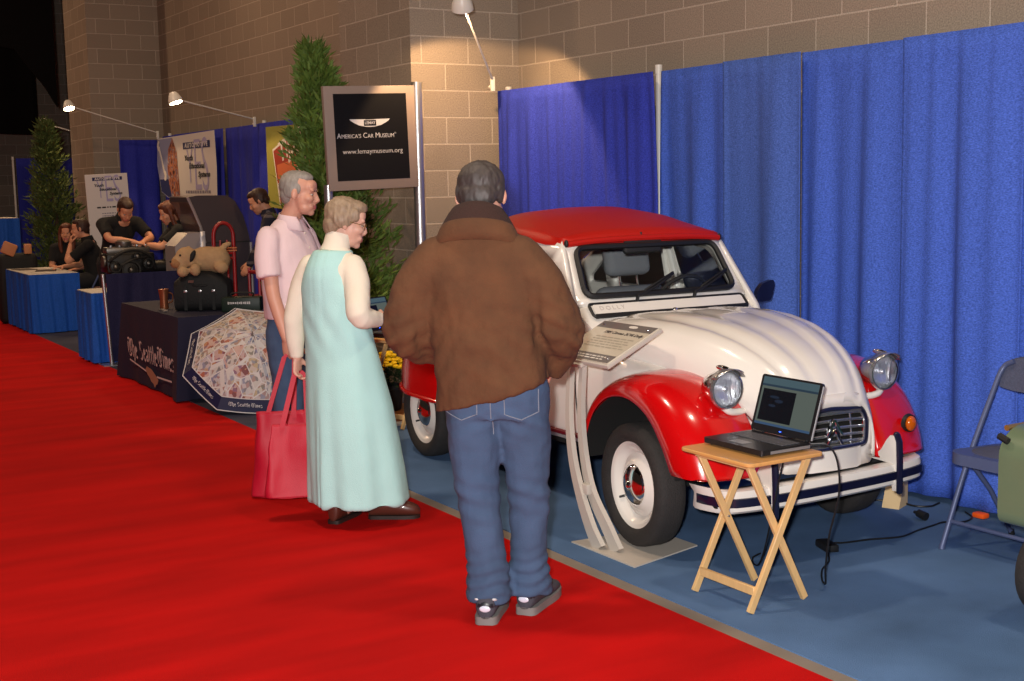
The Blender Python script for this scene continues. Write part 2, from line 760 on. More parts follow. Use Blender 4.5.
# uprights of the drape frame
def upright(name, label, x, y, top=2.47, group='drape frame uprights', cap=True):
    t = thing(name, label, 'pole', (x, y, 0), 0, group)
    MB().tube([(0, 0, .01), (0, 0, top - .05)], .021, 12).tube([(0, 0, top - .06), (0, 0, top)], .025, 12).build('tube', M_white_metal, t)
    MB().box((0, 0, .006), (.14, .14, .012), .003).build('base_plate', M_white_metal, t)
    return t
upright('drape_pole', 'white metal pole top standing between two blue drapes behind the red car roof', 5.42, 7.02, 2.45)
upright('drape_pole', 'white drape upright carrying the arm lamp beside the block pilaster', 5.42, 8.95, 2.44)
# ------------------------------------------------------------------ the car.  local axes: x forward from the front axle, y left, z up
P_white = mat('cream_white_paint', (226, 220, 212), rough=.22, coat=.7)
P_red = mat('red_paint', (196, 8, 12), rough=.2, coat=.9)
P_canvas = mat('red_vinyl_roof', (176, 20, 10), rough=.42, bump=(300, .12), spec=.35)
P_black = mat('black_rubber', (18, 18, 20), rough=.55)
P_navy = mat('dark_blue_trim', (16, 18, 44), rough=.3, coat=.4)
P_tire = mat('tyre_rubber', (40, 37, 36), rough=.8, var=(30, .25), bump=(140, .5))
P_chrome = mat('chrome', (225, 225, 228), rough=.11, metal=1.)
P_alloy = mat('satin_aluminium', (196, 198, 200), rough=.25, metal=.9)
def thin_glass(name, refl=.5, tint=(.93, .96, .95)):
    m = bpy.data.materials.new(name)
    m.use_nodes = True
    nt = m.node_tree
    nt.nodes.remove(nt.nodes['Principled BSDF'])
    tr = nt.nodes.new('ShaderNodeBsdfTransparent')
    tr.inputs[0].default_value = (*tint, 1)
    gl = nt.nodes.new('ShaderNodeBsdfGlossy')
    gl.inputs['Roughness'].default_value = .02
    fr = nt.nodes.new('ShaderNodeFresnel')
    fr.inputs['IOR'].default_value = 1.3
    mx = nt.nodes.new('ShaderNodeMixShader')
    nt.links.new(fr.outputs[0], mx.inputs[0])
    nt.links.new(tr.outputs[0], mx.inputs[1])
    nt.links.new(gl.outputs[0], mx.inputs[2])
    nt.links.new(mx.outputs[0], nt.nodes['Material Output'].inputs[0])
    MATS[name] = m
    return m


P_glass = thin_glass('clear_glass')
P_lens = thin_glass('headlight_glass', tint=(.97, .98, 1))
P_refl = mat('fluted_reflector', (240, 242, 246), rough=.28, metal=.85, bump=(42, .5), stretch=(1, 2.2, .12))
P_amber = mat('amber_lens', (196, 88, 6), rough=.15, coat=.6)
P_seat = mat('grey_cloth_seat', (120, 122, 128), rough=.9, bump=(160, .3))
P_int = mat('dark_interior', (30, 30, 33), rough=.7)
P_well = mat('black_underseal', (10, 9, 9), rough=.9)
P_maroon = mat('maroon_stripe', (96, 16, 30), rough=.35)
P_wood = mat('raw_pine_block', (214, 186, 140), rough=.7)

CAR_LOC, CAR_RZ = (4.190, 4.743, 0), R(-90) - .0627
car = thing('car', 'small white and red vintage economy car with a red canvas roof and round chrome headlights', 'car', CAR_LOC, CAR_RZ)


def yw(x, z):
    """half width of the cabin side at station x and height z"""
    w = lerp_table([(-3.1, .40), (-2.9, .50), (-2.6, .575), (-2.2, .615), (-1.7, .63), (-1.2, .625), (-.8, .60), (-.55, .575), (-.3, .54)], x)[0]
    if z < .8:
        w -= .045 * ((.8 - z) / .45) ** 2
    elif z > .95:
        w -= .125 * ((z - .95) / .5) ** 1.25
    return w


# ---- cabin sides with window openings
side = [(-.575, .37), (-.58, .55), (-.585, .72), (-.60, .86), (-.64, 1.02), (-.70, 1.085), (-.90, 1.375), (-1.05, 1.395), (-1.35, 1.42), (-1.8, 1.41), (-2.15, 1.325), (-2.45, 1.165),
        (-2.7, .98), (-2.85, .76), (-2.9, .55), (-2.86, .42), (-2.3, .37), (-1.4, .365)]
wins = [round_poly([(-.83, 1.04), (-1.0, 1.31), (-1.43, 1.36), (-1.43, 1.04)], .05),
        round_poly([(-1.52, 1.04), (-1.52, 1.36), (-1.9, 1.335), (-2.06, 1.25), (-2.12, 1.04)], .05),
        round_poly([(-2.2, 1.04), (-2.17, 1.22), (-2.38, 1.08), (-2.39, 1.04)], .03)]
for sg in (-1, 1):
    b = MB()
    cdt(round_poly(side, .03, 2), wins, .07, lambda x, z: (x, sg * yw(x, z), z), b)
    o = b.build('body_side', P_white, car, angle=50)
    solidify(o, .03, -1 if sg < 0 else -1)
    # window panes and rubber seals
    for wi, w in enumerate(wins):
        b = MB()
        cdt(w, [], 0, lambda x, z: (x, sg * (yw(x, z) - .012), z), b)
        g = b.build('side_window', P_glass, car)
        b = MB()
        b.tube([(x, sg * (yw(x, z) + .002), z) for x, z in w + [w[0]]], .009, 6, cap=False)
        b.build('window_seal', P_black, g)
    # door seams, handle, sill stripe
    for nm, pts in (('door', [(-.655, .47), (-.655, .8), (-.70, 1.0)]), ('door', [(-1.475, .45), (-1.475, 1.4)]), ('door', [(-2.1, .5), (-2.16, 1.03)])):
        b = MB()
        pp = catmull([(x, 0, z) for x, z in pts], 6)
        b.tube([(p.x, sg * (yw(p.x, p.z) + .001), p.z) for p in pp], .0035, 5)
        b.build('door_seam', P_int, car)
    for hx in (-1.36, -1.6):
        MB().box((hx, sg * (yw(hx, .93) + .018), .93), (.13, .02, .022), .008).build('door_handle', P_chrome, car)
    b = MB()
    b.tube([(x, sg * (yw(x, .40) + .004), .405) for x in np.linspace(-.45, -2.0, 14)], .014, 6)
    b.build('sill_stripe', P_maroon, car)
# floor pan / inner shell
b = MB()
secs = []
for x in np.linspace(-.3, -2.85, 16):
    w = yw(x, .4) - .03
    secs.append([(x, -w, .40), (x, w, .40), (x, w - .02, .33), (x, -w + .02, .33)])
b.loft(secs)
b.build('floor_pan', P_well, car)
# bulkhead / scuttle ahead of the screen
b = MB()
secs = []
for x, zt, hw in ((-.52, .90, .50), (-.57, .985, .515), (-.64, 1.035, .53), (-.70, 1.085, .54), (-.735, 1.085, .54)):
    sec = []
    for k in range(25):
        t = -1 + 2 * k / 24
        y = hw * t
        z = zt - .035 * abs(t) ** 4
        sec.append((x, y, z))
    sec += [(x, hw - .02, .42), (x, -hw + .02, .42)]
    secs.append(sec)
b.loft(secs)
b.build('scuttle', P_white, car, angle=50)
# ventilation flap under the screen
fl = MB()
FZ = 1.042
sl = math.atan2(.05, .06)
Mf = frame((-.652, 0, FZ), (0, 1, 0), (-.72, 0, .69))
fl.prism(rrect(-.47, -.032, .47, .032, .012), .012, Mf)
flap = fl.build('vent_flap', P_white, car, angle=30)
b = MB()
lp = rrect(-.485, -.042, .485, .042, .018)
b.tube([Mf @ Vector((x, y, .006)) for x, y in lp + [lp[0]]], .008, 6, cap=False)
b.tube([Mf @ Vector((x, -.042, .008)) for x in np.linspace(-.475, .475, 12)], .013, 6)
b.build('flap_seal', P_black, flap)
MB().ell(Mf @ Vector((0, -.042, .02)), (.012, .016, .01)).build('flap_catch', P_chrome, flap)
b = MB()
add_text(b, 'DOLLY', frame(Mf @ Vector((-.36, .004, .0135)), (0, 1, 0), (-.72, 0, .69)), width=.15, size=.04, spacing=1.5)
b.build('badge', mat('badge_grey', (188, 178, 172), rough=.4), flap)


# ---- windscreen frame (a leaning rounded trapezium with an opening)
def scr(u, v):
    """screen surface: u = y across, v = 0 bottom .. 1 top"""
    bow = .03 * (1 - (u / .56) ** 2)
    return (-.715 - .205 * v + bow * (1 - .35 * v), u, 1.075 + .315 * v)
of = [(-.545, -.02), (.545, -.02), (.50, 1.03), (-.50, 1.03)]
inn = [(-.472, .10), (.472, .10), (.44, .875), (-.44, .875)]


def uvp(poly, r):
    return [(p[0], p[1] / .375) for p in round_poly([(q[0], q[1] * .375) for q in poly], r, 5)]


def dens(poly, d=.06):
    out = []
    for i in range(len(poly)):
        a, b_ = Vector(poly[i]), Vector(poly[(i + 1) % len(poly)])
        n = max(1, int((b_ - a).length / d))
        out += [tuple(a.lerp(b_, k / n)) for k in range(n)]
    return out
b = MB()
fo, fi = dens(uvp(of, .03)), dens(uvp(inn, .06))
cdt(fo, [fi], 0, lambda x, y: scr(x, y), b)
o = b.build('windshield_frame', P_white, car, angle=50)
solidify(o, .03, -1)
wf = o
b = MB()
cdt(fi, [], .1, lambda x, y: tuple(Vector(scr(x, y)) + Vector((-.012, 0, -.006))), b)
g = b.build('windshield_glass', P_glass, wf)
b = MB()
b.tube([Vector(scr(x, y)) + Vector((.006, 0, .004)) for x, y in fi + [fi[0]]], .016, 6, cap=False)
b.build('windshield_seal', P_black, wf)
for yy, d in ((-.19, -1), (.17, -1)):
    p0 = Vector(scr(yy, .06)) + Vector((.02, 0, .0))
    p1 = Vector(scr(yy + .25, .36)) + Vector((.02, 0, 0))
    b = MB()
    b.tube([p0 + Vector((.0, 0, -.03)), p0 + Vector((.015, 0, .01)), p0.lerp(p1, .5) + Vector((.02, 0, .0)), p1 + Vector((.01, 0, 0))], [.011, .010, .006, .005], 8)
    w = b.build('wiper', P_black, car)
    b = MB()
    q0, q1 = p0.lerp(p1, .25) + Vector((.0, .0, .006)), p0.lerp(p1, 1.12) + Vector((.0, .0, .006))
    b.bar(q0, q1, .012, .018, .003)
    b.build('wiper_blade', P_black, w)

# ---- roof canvas
b = MB()
secs = []
for x, zt, hw, dr in ((-.885, 1.398, .478, .01), (-.90, 1.428, .488, .016), (-.95, 1.448, .50, .028), (-1.05, 1.478, .515, .05), (-1.25, 1.525, .535, .08), (-1.5, 1.55, .535, .10), (-1.8, 1.53, .525, .10), (-2.05, 1.47, .51, .09), (-2.3, 1.36, .49, .08), (-2.45, 1.265, .475, .07)):
    sec = []
    for k in range(29):
        t = -1 + 2 * k / 28
        sec.append((x, hw * t, zt - dr * abs(t) ** 3.2 - .012 * t * t))
    lo = max(1.368 if x > -1.1 else 0, zt - dr - .06) if x > -1.1 else zt - dr - .05
    lo = min(lo, zt - .03)
    sec.append((x, hw + .008, lo))
    sec += [(x, hw - .03, lo - .005), (x, -hw + .03, lo - .005)]
    sec.append((x, -hw - .008, lo))
    secs.append(sec)
b.loft(secs)
ro = b.build('canvas_roof', P_canvas, car, angle=60)
b = MB()
b.tube([(-.884, t * .482, 1.391 - .012 * abs(t) ** 3.2 - .006 * t * t) for t in np.linspace(-1, 1, 25)], .017, 8)
b.build('roof_front_roll', P_canvas, ro)
for sg in (-1, 1):
    MB().ell((-.885, sg * .488, 1.377), (.014, .012, .02)).build('roof_toggle', P_black, ro)
# rear deck and boot lid
b = MB()
secs = []
for x, zt, hw in ((-2.42, 1.235, .47), (-2.55, 1.13, .475), (-2.7, .99, .475), (-2.84, .80, .46), (-2.92, .6, .44), (-2.93, .42, .42)):
    sec = [(x - .02 * (1 - t * t), hw * 1.13 * t, zt - .05 * abs(t) ** 4) for t in np.linspace(-1, 1, 15)]
    secs.append(sec)
b.loft(secs, closed=False, cap=False)
o = b.build('boot_lid', P_white, car, angle=60)
solidify(o, .03, 1)
b = MB()
b.bar((-2.99, -.55, .42), (-2.99, .55, .42), .07, .09, .02, up=(0, 0, 1))
b.build('rear_bumper', P_white, car)
for sg in (-1, 1):
    b = MB()
    b.tube([(-2.9, sg * .5, .66), (-2.93, sg * .5, .66)], .05, 14)
    b.build('tail_light', P_red, car)

# ---- bonnet: ribbed dome running down to the nose
HT = [(-.62, .53, .835, .998), (-.5, .525, .835, 1.015), (-.3, .505, .83, 1.03), (-.1, .47, .815, 1.025), (.1, .422, .785, 1.003), (.25, .38, .745, .968), (.38, .337, .685, .915), (.47, .302, .60, .86), (.53, .277, .51, .80), (.565, .263, .45, .735), (.58, .256, .43, .69)]


def hood_sec(x, hw, zb, zt, n=57, off=0.):
    sec = []
    for k in range(n):
        a = PI * k / (n - 1)
        c, s_ = math.cos(a), math.sin(a)
        y = hw * (abs(c) ** .62) * (1 if c >= 0 else -1)
        z = zb + (zt - zb) * s_ ** .62
        # pressed ribs: raised strips with soft shoulders
        u = y / hw
        rib = 0
        for cc, ww in ((0, .17), (.42, .13), (-.42, .13), (.78, .09), (-.78, .09)):
            d = abs(u - cc) / ww
            rib = max(rib, 1 / (1 + math.exp((d - 1) * 9)))
        if s_ > .25:
            z += .012 * rib * min(1, (s_ - .25) * 2)
        sec.append((x, y, z + off))
    return sec
b = MB()
hx = list(np.linspace(-.62, .47, 22)) + [.50, .53, .555, .57, .58]
secs = []
hs = [r[0] for r in HT]
for x in hx:
    secs.append(hood_sec(x, *[float(np.interp(x, hs, [r[k] for r in HT])) for k in (1, 2, 3)]))
b.loft(secs, closed=False, cap=False)
# close the nose
o = b.build('hood', P_white, car, angle=75)
solidify(o, .012, 1)
hood = o
# pinstripe along the bonnet's lower edge
for sg in (-1, 1):
    b = MB()
    pts = []
    for x in np.linspace(-.55, .45, 16):
        hw, zb, zt = [float(np.interp(x, hs, [r[k] for r in HT])) for k in (1, 2, 3)]
        pts.append((x, sg * (hw * .997 + .014), zb + (zt - zb) * .06))
    b.tube(pts, .0035, 5)
    b.build('pinstripe', P_maroon, hood)
# inner wing panels below the bonnet, swelling out to the door line
def wing_pt(x, u, sg):
    hw, zb, zt = [float(np.interp(x, hs, [r[k] for r in HT])) for k in (1, 2, 3)]
    lo = float(np.interp(x, [-.62, -.52, -.44, -.3, -.1, .1, .3, .45, .6], [.38, .40, .56, .70, .775, .775, .745, .60, .41]))
    flare = float(np.interp(x, [-.62, -.3, 0, .25, .42, .6], [.05, .06, .055, .035, .01, .0]))
    z = zb + .02 + (lo - zb - .02) * u
    y1 = hw - .004 + flare * min(1, u * 2.2) ** .6
    t = min(1, max(0, (-.22 - x) / .34))
    t = t * t * (3 - 2 * t)
    y0 = yw(x, z) * min(1, .93 + u * .3)
    return (x, sg * (y1 * (1 - t) + y0 * t), z)


for sg in (-1, 1):
    b = MB()
    b.loft([[wing_pt(x, k / 12, sg) for k in range(13)] for x in np.linspace(-.585, .575, 30)], closed=False, cap=False)
    o = b.build('wing_panel', P_white, car, angle=60)
    solidify(o, .01, 0)
# nose panel with grille opening
b = MB()


def nose(y, z):
    return (.59 - .55 * y * y - .10 * max(0, z - .58) - .5 * max(0, z - .66) ** 1.5, y, z)
no = round_poly([(-.256, .405), (.256, .405), (.262, .60), (.235, .70), (.15, .735), (-.15, .735), (-.235, .70), (-.262, .60)], .03)
gr = [(-.218, .495), (.218, .495), (.225, .615), (.195, .66), (0, .677), (-.195, .66), (-.225, .615)]
gr = round_poly(gr, .03)
cdt(dens(no, .04), [dens(gr, .04)], .05, nose, b)
o = b.build('nose_panel', P_white, car, angle=60)
solidify(o, .02, 1)
# lower valance box
b = MB()
pl = [(.46, -.255), (.545, -.252), (.615, -.13), (.622, 0), (.615, .13), (.545, .252), (.46, .255)]
b.prism(pl, .09, Matrix.Translation((.006, 0, .405)))
o = b.build('front_valance', P_white, car, angle=30)
# grille
b = MB()
gl = dens(gr, .03)
b.tube([Vector(nose(y, z)) + Vector((.012, 0, 0)) for y, z in gl + [gl[0]]], .013, 8, cap=False)
grille = b.build('grille', P_navy, car)
b = MB()
gl2 = [(y * .93, .58 + (z - .58) * .88) for y, z in gl]
b.tube([Vector(nose(y, z)) + Vector((.014, 0, 0)) for y, z in gl2 + [gl2[0]]], .006, 6, cap=False)
for z0 in (.515, .545, .577, .61, .642):
    hw = .205 if z0 < .62 else .185
    b.tube([Vector(nose(y, z0 + .012 * (1 - (y / .22) ** 2))) + Vector((.012, 0, 0)) for y in np.linspace(-hw, hw, 11)], .0052, 6, sq=1.4)
for y0 in (-.12, .12):
    b.tube([Vector(nose(y0 * (1 - .3 * (z - .5)), z)) + Vector((.01, 0, 0)) for z in np.linspace(.5, .66, 5)], .0045, 6)
b.build('grille_bars', P_alloy, grille)
b = MB()
for dz in (0, .042):
    for sg in (-1, 1):
        b.bar(Vector(nose(0, .632 - dz)) + Vector((.027, 0, 0)), Vector(nose(sg * .042, .56 - dz)) + Vector((.027, sg * 0, 0)), .014, .016, .002, up=(1, 0, 0))
b.build('chevron_emblem', P_chrome, grille)
b = MB()
b.box((.5, 0, .57), (.02, .52, .24))
b.build('radiator', P_well, grille)

# ---- front fenders: bulbous shell around the wheel
FT = [  # angle, lip radius, crown radius, outer y, inner y
    (4, .372, .565, .675, .34), (15, .366, .565, .685, .34), (30, .37, .56, .695, .345), (45, .38, .555, .70, .35), (60, .395, .545, .70, .36), (90, .415, .522, .70, .38),
    (115, .43, .502, .695, .40), (135, .438, .495, .685, .43), (155, .445, .49, .672, .46), (170, .455, .49, .658, .50), (184, .46, .49, .645, .53)]
for sg in (-1, 1):
    b = MB()
    secs = []
    for th in np.linspace(4, 184, 45):
        rl, rc, yo, yi = lerp_table(FT, th)
        sec = []
        for k in range(15):
            a = PI / 2 * k / 14
            y = yi + (yo - yi) * math.cos(a) ** .55
            r_ = rl + (rc - rl) * math.sin(a) ** .62
            sec.append((y, r_))
        sec += [(yi - .015, rc - .01), (yi - .022, rc - .04), (yi - .022, rl + .02)]
        sec = [(yo - .012, rl + .0), (yo - .004, rl - .004)] + sec
        ct, st = math.cos(R(th)), math.sin(R(th))
        secs.append([(ct * r_, sg * y, max(.30 + st * r_, .415 - .05 * max(0, -ct))) for y, r_ in sec])
    b.loft(secs, closed=False, cap=False)
    # close the front lower face
    b.add(secs[0], [tuple(range(len(secs[0])))])
    o = b.build('front_fender', P_red, car, angle=70)
    solidify(o, .008, 0)
    b = MB()
    secs = []
    for th in np.linspace(14, 174, 30):
        ct, st = math.cos(R(th)), math.sin(R(th))
        rl = lerp_table(FT, th)[0] - .006
        secs.append([(ct * r_, sg * y, .30 + st * r_) for r_, y in ((.0, .34), (.2, .34), (rl, .345), (rl, .5), (rl, .67))])
    b.loft(secs, closed=False, cap=False)
    b.build('wheel_arch', P_well, o)
    # amber indicator on the fender front
    ex = lerp_table(FT, 24)[1]
    b = MB()
    c = Vector((.53, sg * .54, .545))
    b.ell(c, (.02, .030, .036), n=18)
    s_ = b.build('turn_signal', P_amber, o)
    b = MB()
    b.lathe([(.026, 0), (.040, .006), (.045, -.012)], 20, frame(c + Vector((-.006, 0, 0)), (0, 1, 0), (0, .0, 1)))
    b.build('signal_bezel', P_black, s_)
# ---- rear fenders
for sg in (-1, 1):
    b = MB()
    secs = []
    for x in np.linspace(-1.94, -2.75, 22):
        u = (x + 2.33) / .425
        top = .395 + .43 * max(.0, 1 - abs(u) ** 2.6) ** .5
        bot = .39 + (.03 if x < -2.5 else 0) * (-(x + 2.5) / .25)
        yo = .60 + .135 * max(0, 1 - abs(u) ** 3.0) ** .55
        yi = yw(x, .7) - .02
        sec = [(x, sg * (yi + .0), bot)]
        for k in range(14):
            a = PI / 2 * k / 13
            sec.append((x, sg * (yi + max(.012, yo - yi) * math.cos(a) ** .5), bot + max(.03, top - bot) * math.sin(a) ** .75))
        secs.append(sec)
    b.loft(secs)
    o = b.build('rear_fender', P_red, car, angle=60)
    b = MB()
    b.tube([(x, sg * (.605 + .135 * max(0, 1 - abs((x + 2.33) / .425) ** 3.0) ** .55), .40 + (.03 if x < -2.5 else 0) * (-(x + 2.5) / .25)) for x in np.linspace(-1.95, -2.74, 22)], .012, 6)
    b.build('fender_lip', P_red, o)


# ---- wheels
def wheel(x, y, sg, steer=0., z=.289):
    w = MB()
    # rim dish, axis local z outward
    w.lathe([(.09, .028), (.112, .022), (.125, .004), (.15, -.004), (.168, .004), (.178, .022), (.190, .030), (.204, .034), (.208, .026), (.205, .0), (.2, -.07)], 40)
    o = w.build('wheel', P_white, car)
    o.matrix_local = Matrix.Translation((x, y, z)) @ Matrix.Rotation(steer, 4, 'Z') @ (frame((0, 0, 0), (1, 0, 0), (0, 0, 1)) if sg < 0 else frame((0, 0, 0), (-1, 0, 0), (0, 0, 1)))
    t = MB()
    prof = [(.203, .034), (.215, .046), (.24, .056), (.262, .054), (.276, .044), (.284, .036), (.288, .012), (.288, -.05), (.284, -.076), (.262, -.094), (.23, -.096), (.205, -.07)]
    t.lathe(prof, 48)
    for k in range(0):
        pass
    t.build('tire', P_tire, o, angle=50)
    h = MB()
    h.lathe([(.0, .070), (.012, .069), (.02, .062), (.024, .056), (.045, .053), (.066, .047), (.084, .038), (.098, .026), (.104, .012)], 32)
    hc = h.build('hubcap', P_chrome, o)
    v = MB()
    v.tube([(.155 * math.cos(3.7), .155 * math.sin(3.7), 0), (.165 * math.cos(3.7), .165 * math.sin(3.7), .025)], .006, 8)
    v.build('valve', P_black, o)
    return o
wheel(0, -.63, -1, R(-3), .2975)
wheel(0, .60, 1, R(-3))
wheel(-2.4, -.63, -1)
wheel(-2.4, .60, 1)
b = MB()
b.tube([(0, -.56, .285), (0, .54, .285)], .035, 10)
b.tube([(-2.4, -.56, .285), (-2.4, .54, .285)], .035, 10)
b.tube([(0, 0, .32), (-2.4, 0, .32)], .05, 10)
b.build('axle', P_well, car)

# ---- headlights on their cross bar
b = MB()
b.tube([(.30, -.40, .655), (.36, -.34, .66), (.38, 0, .665), (.36, .34, .66), (.30, .40, .655)], .016, 10)
b.build('headlight_bar', P_white, car)
for sg in (-1, 1):
    c = Vector((.43, sg * .455, .785))
    Mh = frame(c, (0, 1, 0), (0, 0, 1))      # local z = forward (+x)
    b = MB()
    b.lathe([(.0, -.135), (.03, -.128), (.058, -.10), (.074, -.06), (.082, -.015), (.084, .012)], 28, Mh)
    b.ell(Mh @ Vector((0, .092, -.02)), (.05, .009, .012))
    h = b.build('headlight', P_chrome, car)
    b = MB()
    b.lathe([(.086, -.004), (.089, .008), (.084, .018), (.076, .02)], 28, Mh)
    b.build('headlight_rim', P_alloy, h)
    b = MB()
    b.lathe([(.0, .034), (.03, .032), (.06, .025), (.079, .014)], 28, Mh)
    b.build('headlight_lens', P_lens, h)
    b = MB()
    b.lathe([(.0, -.02), (.03, -.016), (.06, -.002), (.079, .012)], 28, Mh)
    b.ell(Mh @ Vector((0, 0, -.005)), (.014, .014, .014))
    b.build('headlight_reflector', P_refl, h)
    b = MB()
    secs = []
    for d, rr in ((-.01, .091), (.025, .095), (.058, .096)):
        secs.append([Mh @ Vector((rr * math.cos(R(t)), rr * math.sin(R(t)), d - (.02 if abs(t - 90) > 40 and d > .03 else 0))) for t in range(35, 146, 10)])
    b.loft(secs, closed=False, cap=False)
    o = b.build('headlight_visor', P_alloy, h)
    solidify(o, .004)
    b = MB()
    b.tube(catmull([c + Vector((-.01, 0, -.082)), c + Vector((-.005, -sg * .03, -.103)), c + Vector((-.02, -sg * .10, -.112)), Vector((.36, sg * .25, .668))], 4), .0165, 10)
    b.build('headlight_bracket', P_white, h)

# ---- front bumper
def bump_path(off=0., n=41):
    out = []
    for t in np.linspace(-1, 1, n):
        y = .60 * math.sin(t * PI / 2 * .98) / math.sin(PI / 2 * .98)
        x = .675 - .11 * (abs(t) ** 2.2) - .16 * max(0, abs(t) - .72) ** 1.3 * 4
        out.append((x + off, y))
    return out
b = MB()
secs = []
for x, y in bump_path():
    secs.append([(x - .085, y * .97, .388), (x - .03, y, .398), (x - .006, y, .392), (x + .0, y, .372), (x - .004, y, .305), (x - .02, y, .293), (x - .05, y * .98, .297), (x - .04, y * .98, .36)])
b.loft(secs)
bumper = b.build('bumper', P_white, car, angle=35)
bumper.matrix_local = Matrix.Translation((-.01, 0, -.006)) @ Matrix.Rotation(R(1.5), 4, 'X')
b = MB()
secs = []
for x, y in bump_path(.004):
    secs.append([(x - .008, y * 1.003, .364), (x + .003, y * 1.005, .361), (x + .003, y * 1.005, .325), (x - .008, y * 1.003, .322)])
b.loft(secs)
b.build('bumper_strip', P_navy, bumper)
for sg in (-1, 1):
    yg = sg * .355
    b = MB()
    prof = [(.56, .40), (.72, .395), (.735, .27), (.755, .27), (.76, .40), (.757, .50), (.745, .525), (.725, .525), (.70, .50), (.665, .45), (.62, .415)]
    prof = [(x - .092, z) for x, z in prof]
    b.prism([(x, z) for x, z in prof], .034, frame((0, yg + .017, 0), (1, 0, 0), (0, 0, 1)))
    gd = b.build('bumper_guard', P_white, bumper, angle=40)
    b = MB()
    b.tube([(.67, yg, .27), (.672, yg, .40), (.669, yg, .50), (.655, yg, .527)], .016, 8, round_=True)
    b.build('guard_rubber', P_navy, gd)
b = MB()
b.box((.54, -.2, .34), (.16, .03, .04)).box((.54, .2, .34), (.16, .03, .04)).box((.50, 0, .34), (.05, 1.0, .05))
b.box((.53, -.545, .335), (.06, .08, .05), .01)
b.build('bumper_bracket', P_well, bumper)

# ---- mirrors
for sg in (-1, 1):
    if sg < 0:
        continue
    y0 = sg * (yw(-.78, 1.03) - .03)
    b = MB()
    b.tube([(-.76, y0 - .01, 1.035), (-.75, y0 + sg * .08, 1.05)], .008, 8)
    m_ = b.build('side_mirror', P_chrome, car)
    b = MB()
    c = Vector((-.75, y0 + sg * .135, 1.075))
    b.prism(round_poly([(-.055, -.06), (.04, -.055), (.065, .03), (.055, .062), (-.02, .045), (-.06, .0)], .02), .03, frame(c + Vector((-.01, 0, 0)), (0, 1, 0), (0, 0, 1)))
    b.build('mirror_head', P_navy, m_, angle=35)
# ---- interior
b = MB()
b.box((-.80, 0, 1.0), (.16, 1.02, .12), .03)
b.build('dashboard', P_int, car)
b = MB()
cc = Vector((-.99, .30, 1.0))
Ms = frame(cc, (0, 1, 0), (.45, 0, 1))
b.tube([Ms @ Vector((.185 * math.cos(a), .185 * math.sin(a), 0)) for a in np.linspace(0, 2 * PI, 33)], .011, 8, cap=False)
b.tube([Ms @ Vector((0, -.185, 0)), Ms @ Vector((0, 0, .03))], .012, 8)
b.tube([Ms @ Vector((0, 0, .03)), cc + Vector((.18, 0, -.04))], .015, 8)
b.build('steering_wheel', P_int, car)
for sg in (-1, 1):
    b = MB()
    Mt = Matrix.Translation((-1.40, sg * .29, .62)) @ Matrix.Rotation(R(-12), 4, 'Y')
    b.box((.22, 0, -.03), (.48, .46, .14), .05, 3)
    sb = MB()
    sb.bm_ = None
    s2 = MB()
    s2.v = [Mt @ Vector(v) for v in b.v]
    s2.f, s2.m = b.f, b.m
    tmp = MB().box((0, 0, .22), (.12, .46, .5), .055, 3)
    s2.add([Mt @ Vector(v) for v in tmp.v], tmp.f)
    seat = s2.build('car_seat', P_seat, car)
    tmp = MB().box((0, 0, .64), (.10, .30, .22), .045, 3)
    MB().add([Mt @ Vector(v) for v in tmp.v], tmp.f).build('headrest', P_seat, seat)
    for q in (-.06, .06):
        tmp = MB().tube([(0, q, .44), (0, q, .56)], .006, 8)
        MB().add([Mt @ Vector(v) for v in tmp.v], tmp.f).build('headrest_post', P_chrome, seat)
b = MB()
b.box((-.885, -.02, 1.345), (.035, .24, .075), .02, 3)
rm = b.build('rear_view_mirror', P_int, car)
MB().tube([(-.885, -.02, 1.37), (-.90, -.02, 1.42)], .008, 8).build('mirror_stem', P_int, rm)
b = MB()
b.tube([(-.93, -.46, 1.385), (-.93, .46, 1.385)], .018, 8)
b.build('roof_frame', P_white, car)
for sg in (-1, 1):
    MB().tube([(-1.47, sg * .575, .95), (-1.47, sg * .495, 1.40)], .02, 8).build('door_pillar', P_white, car)
# ------------------------------------------------------------------ props round the car
W_pine = mat('varnished_pine', (216, 176, 120), rough=.45, var=(9, .16), stretch=(6, 6, 1))
W_pine_top = mat('pine_tray_top', (206, 152, 88), rough=.4, var=(7, .16), stretch=(9, 1.2, 1), coat=.2)
M_laptop = mat('black_laptop_plastic', (24, 24, 28), rough=.35)
M_laptop_s = mat('silver_laptop_edge', (150, 150, 154), rough=.4, metal=.5)
M_key = mat('laptop_keys', (70, 70, 76), rough=.5)
M_cord = mat('black_cable', (14, 14, 16), rough=.5)


def screen_mat(name, col, s):
    return mat(name, (8, 8, 10), rough=.25, emit=(col, s))


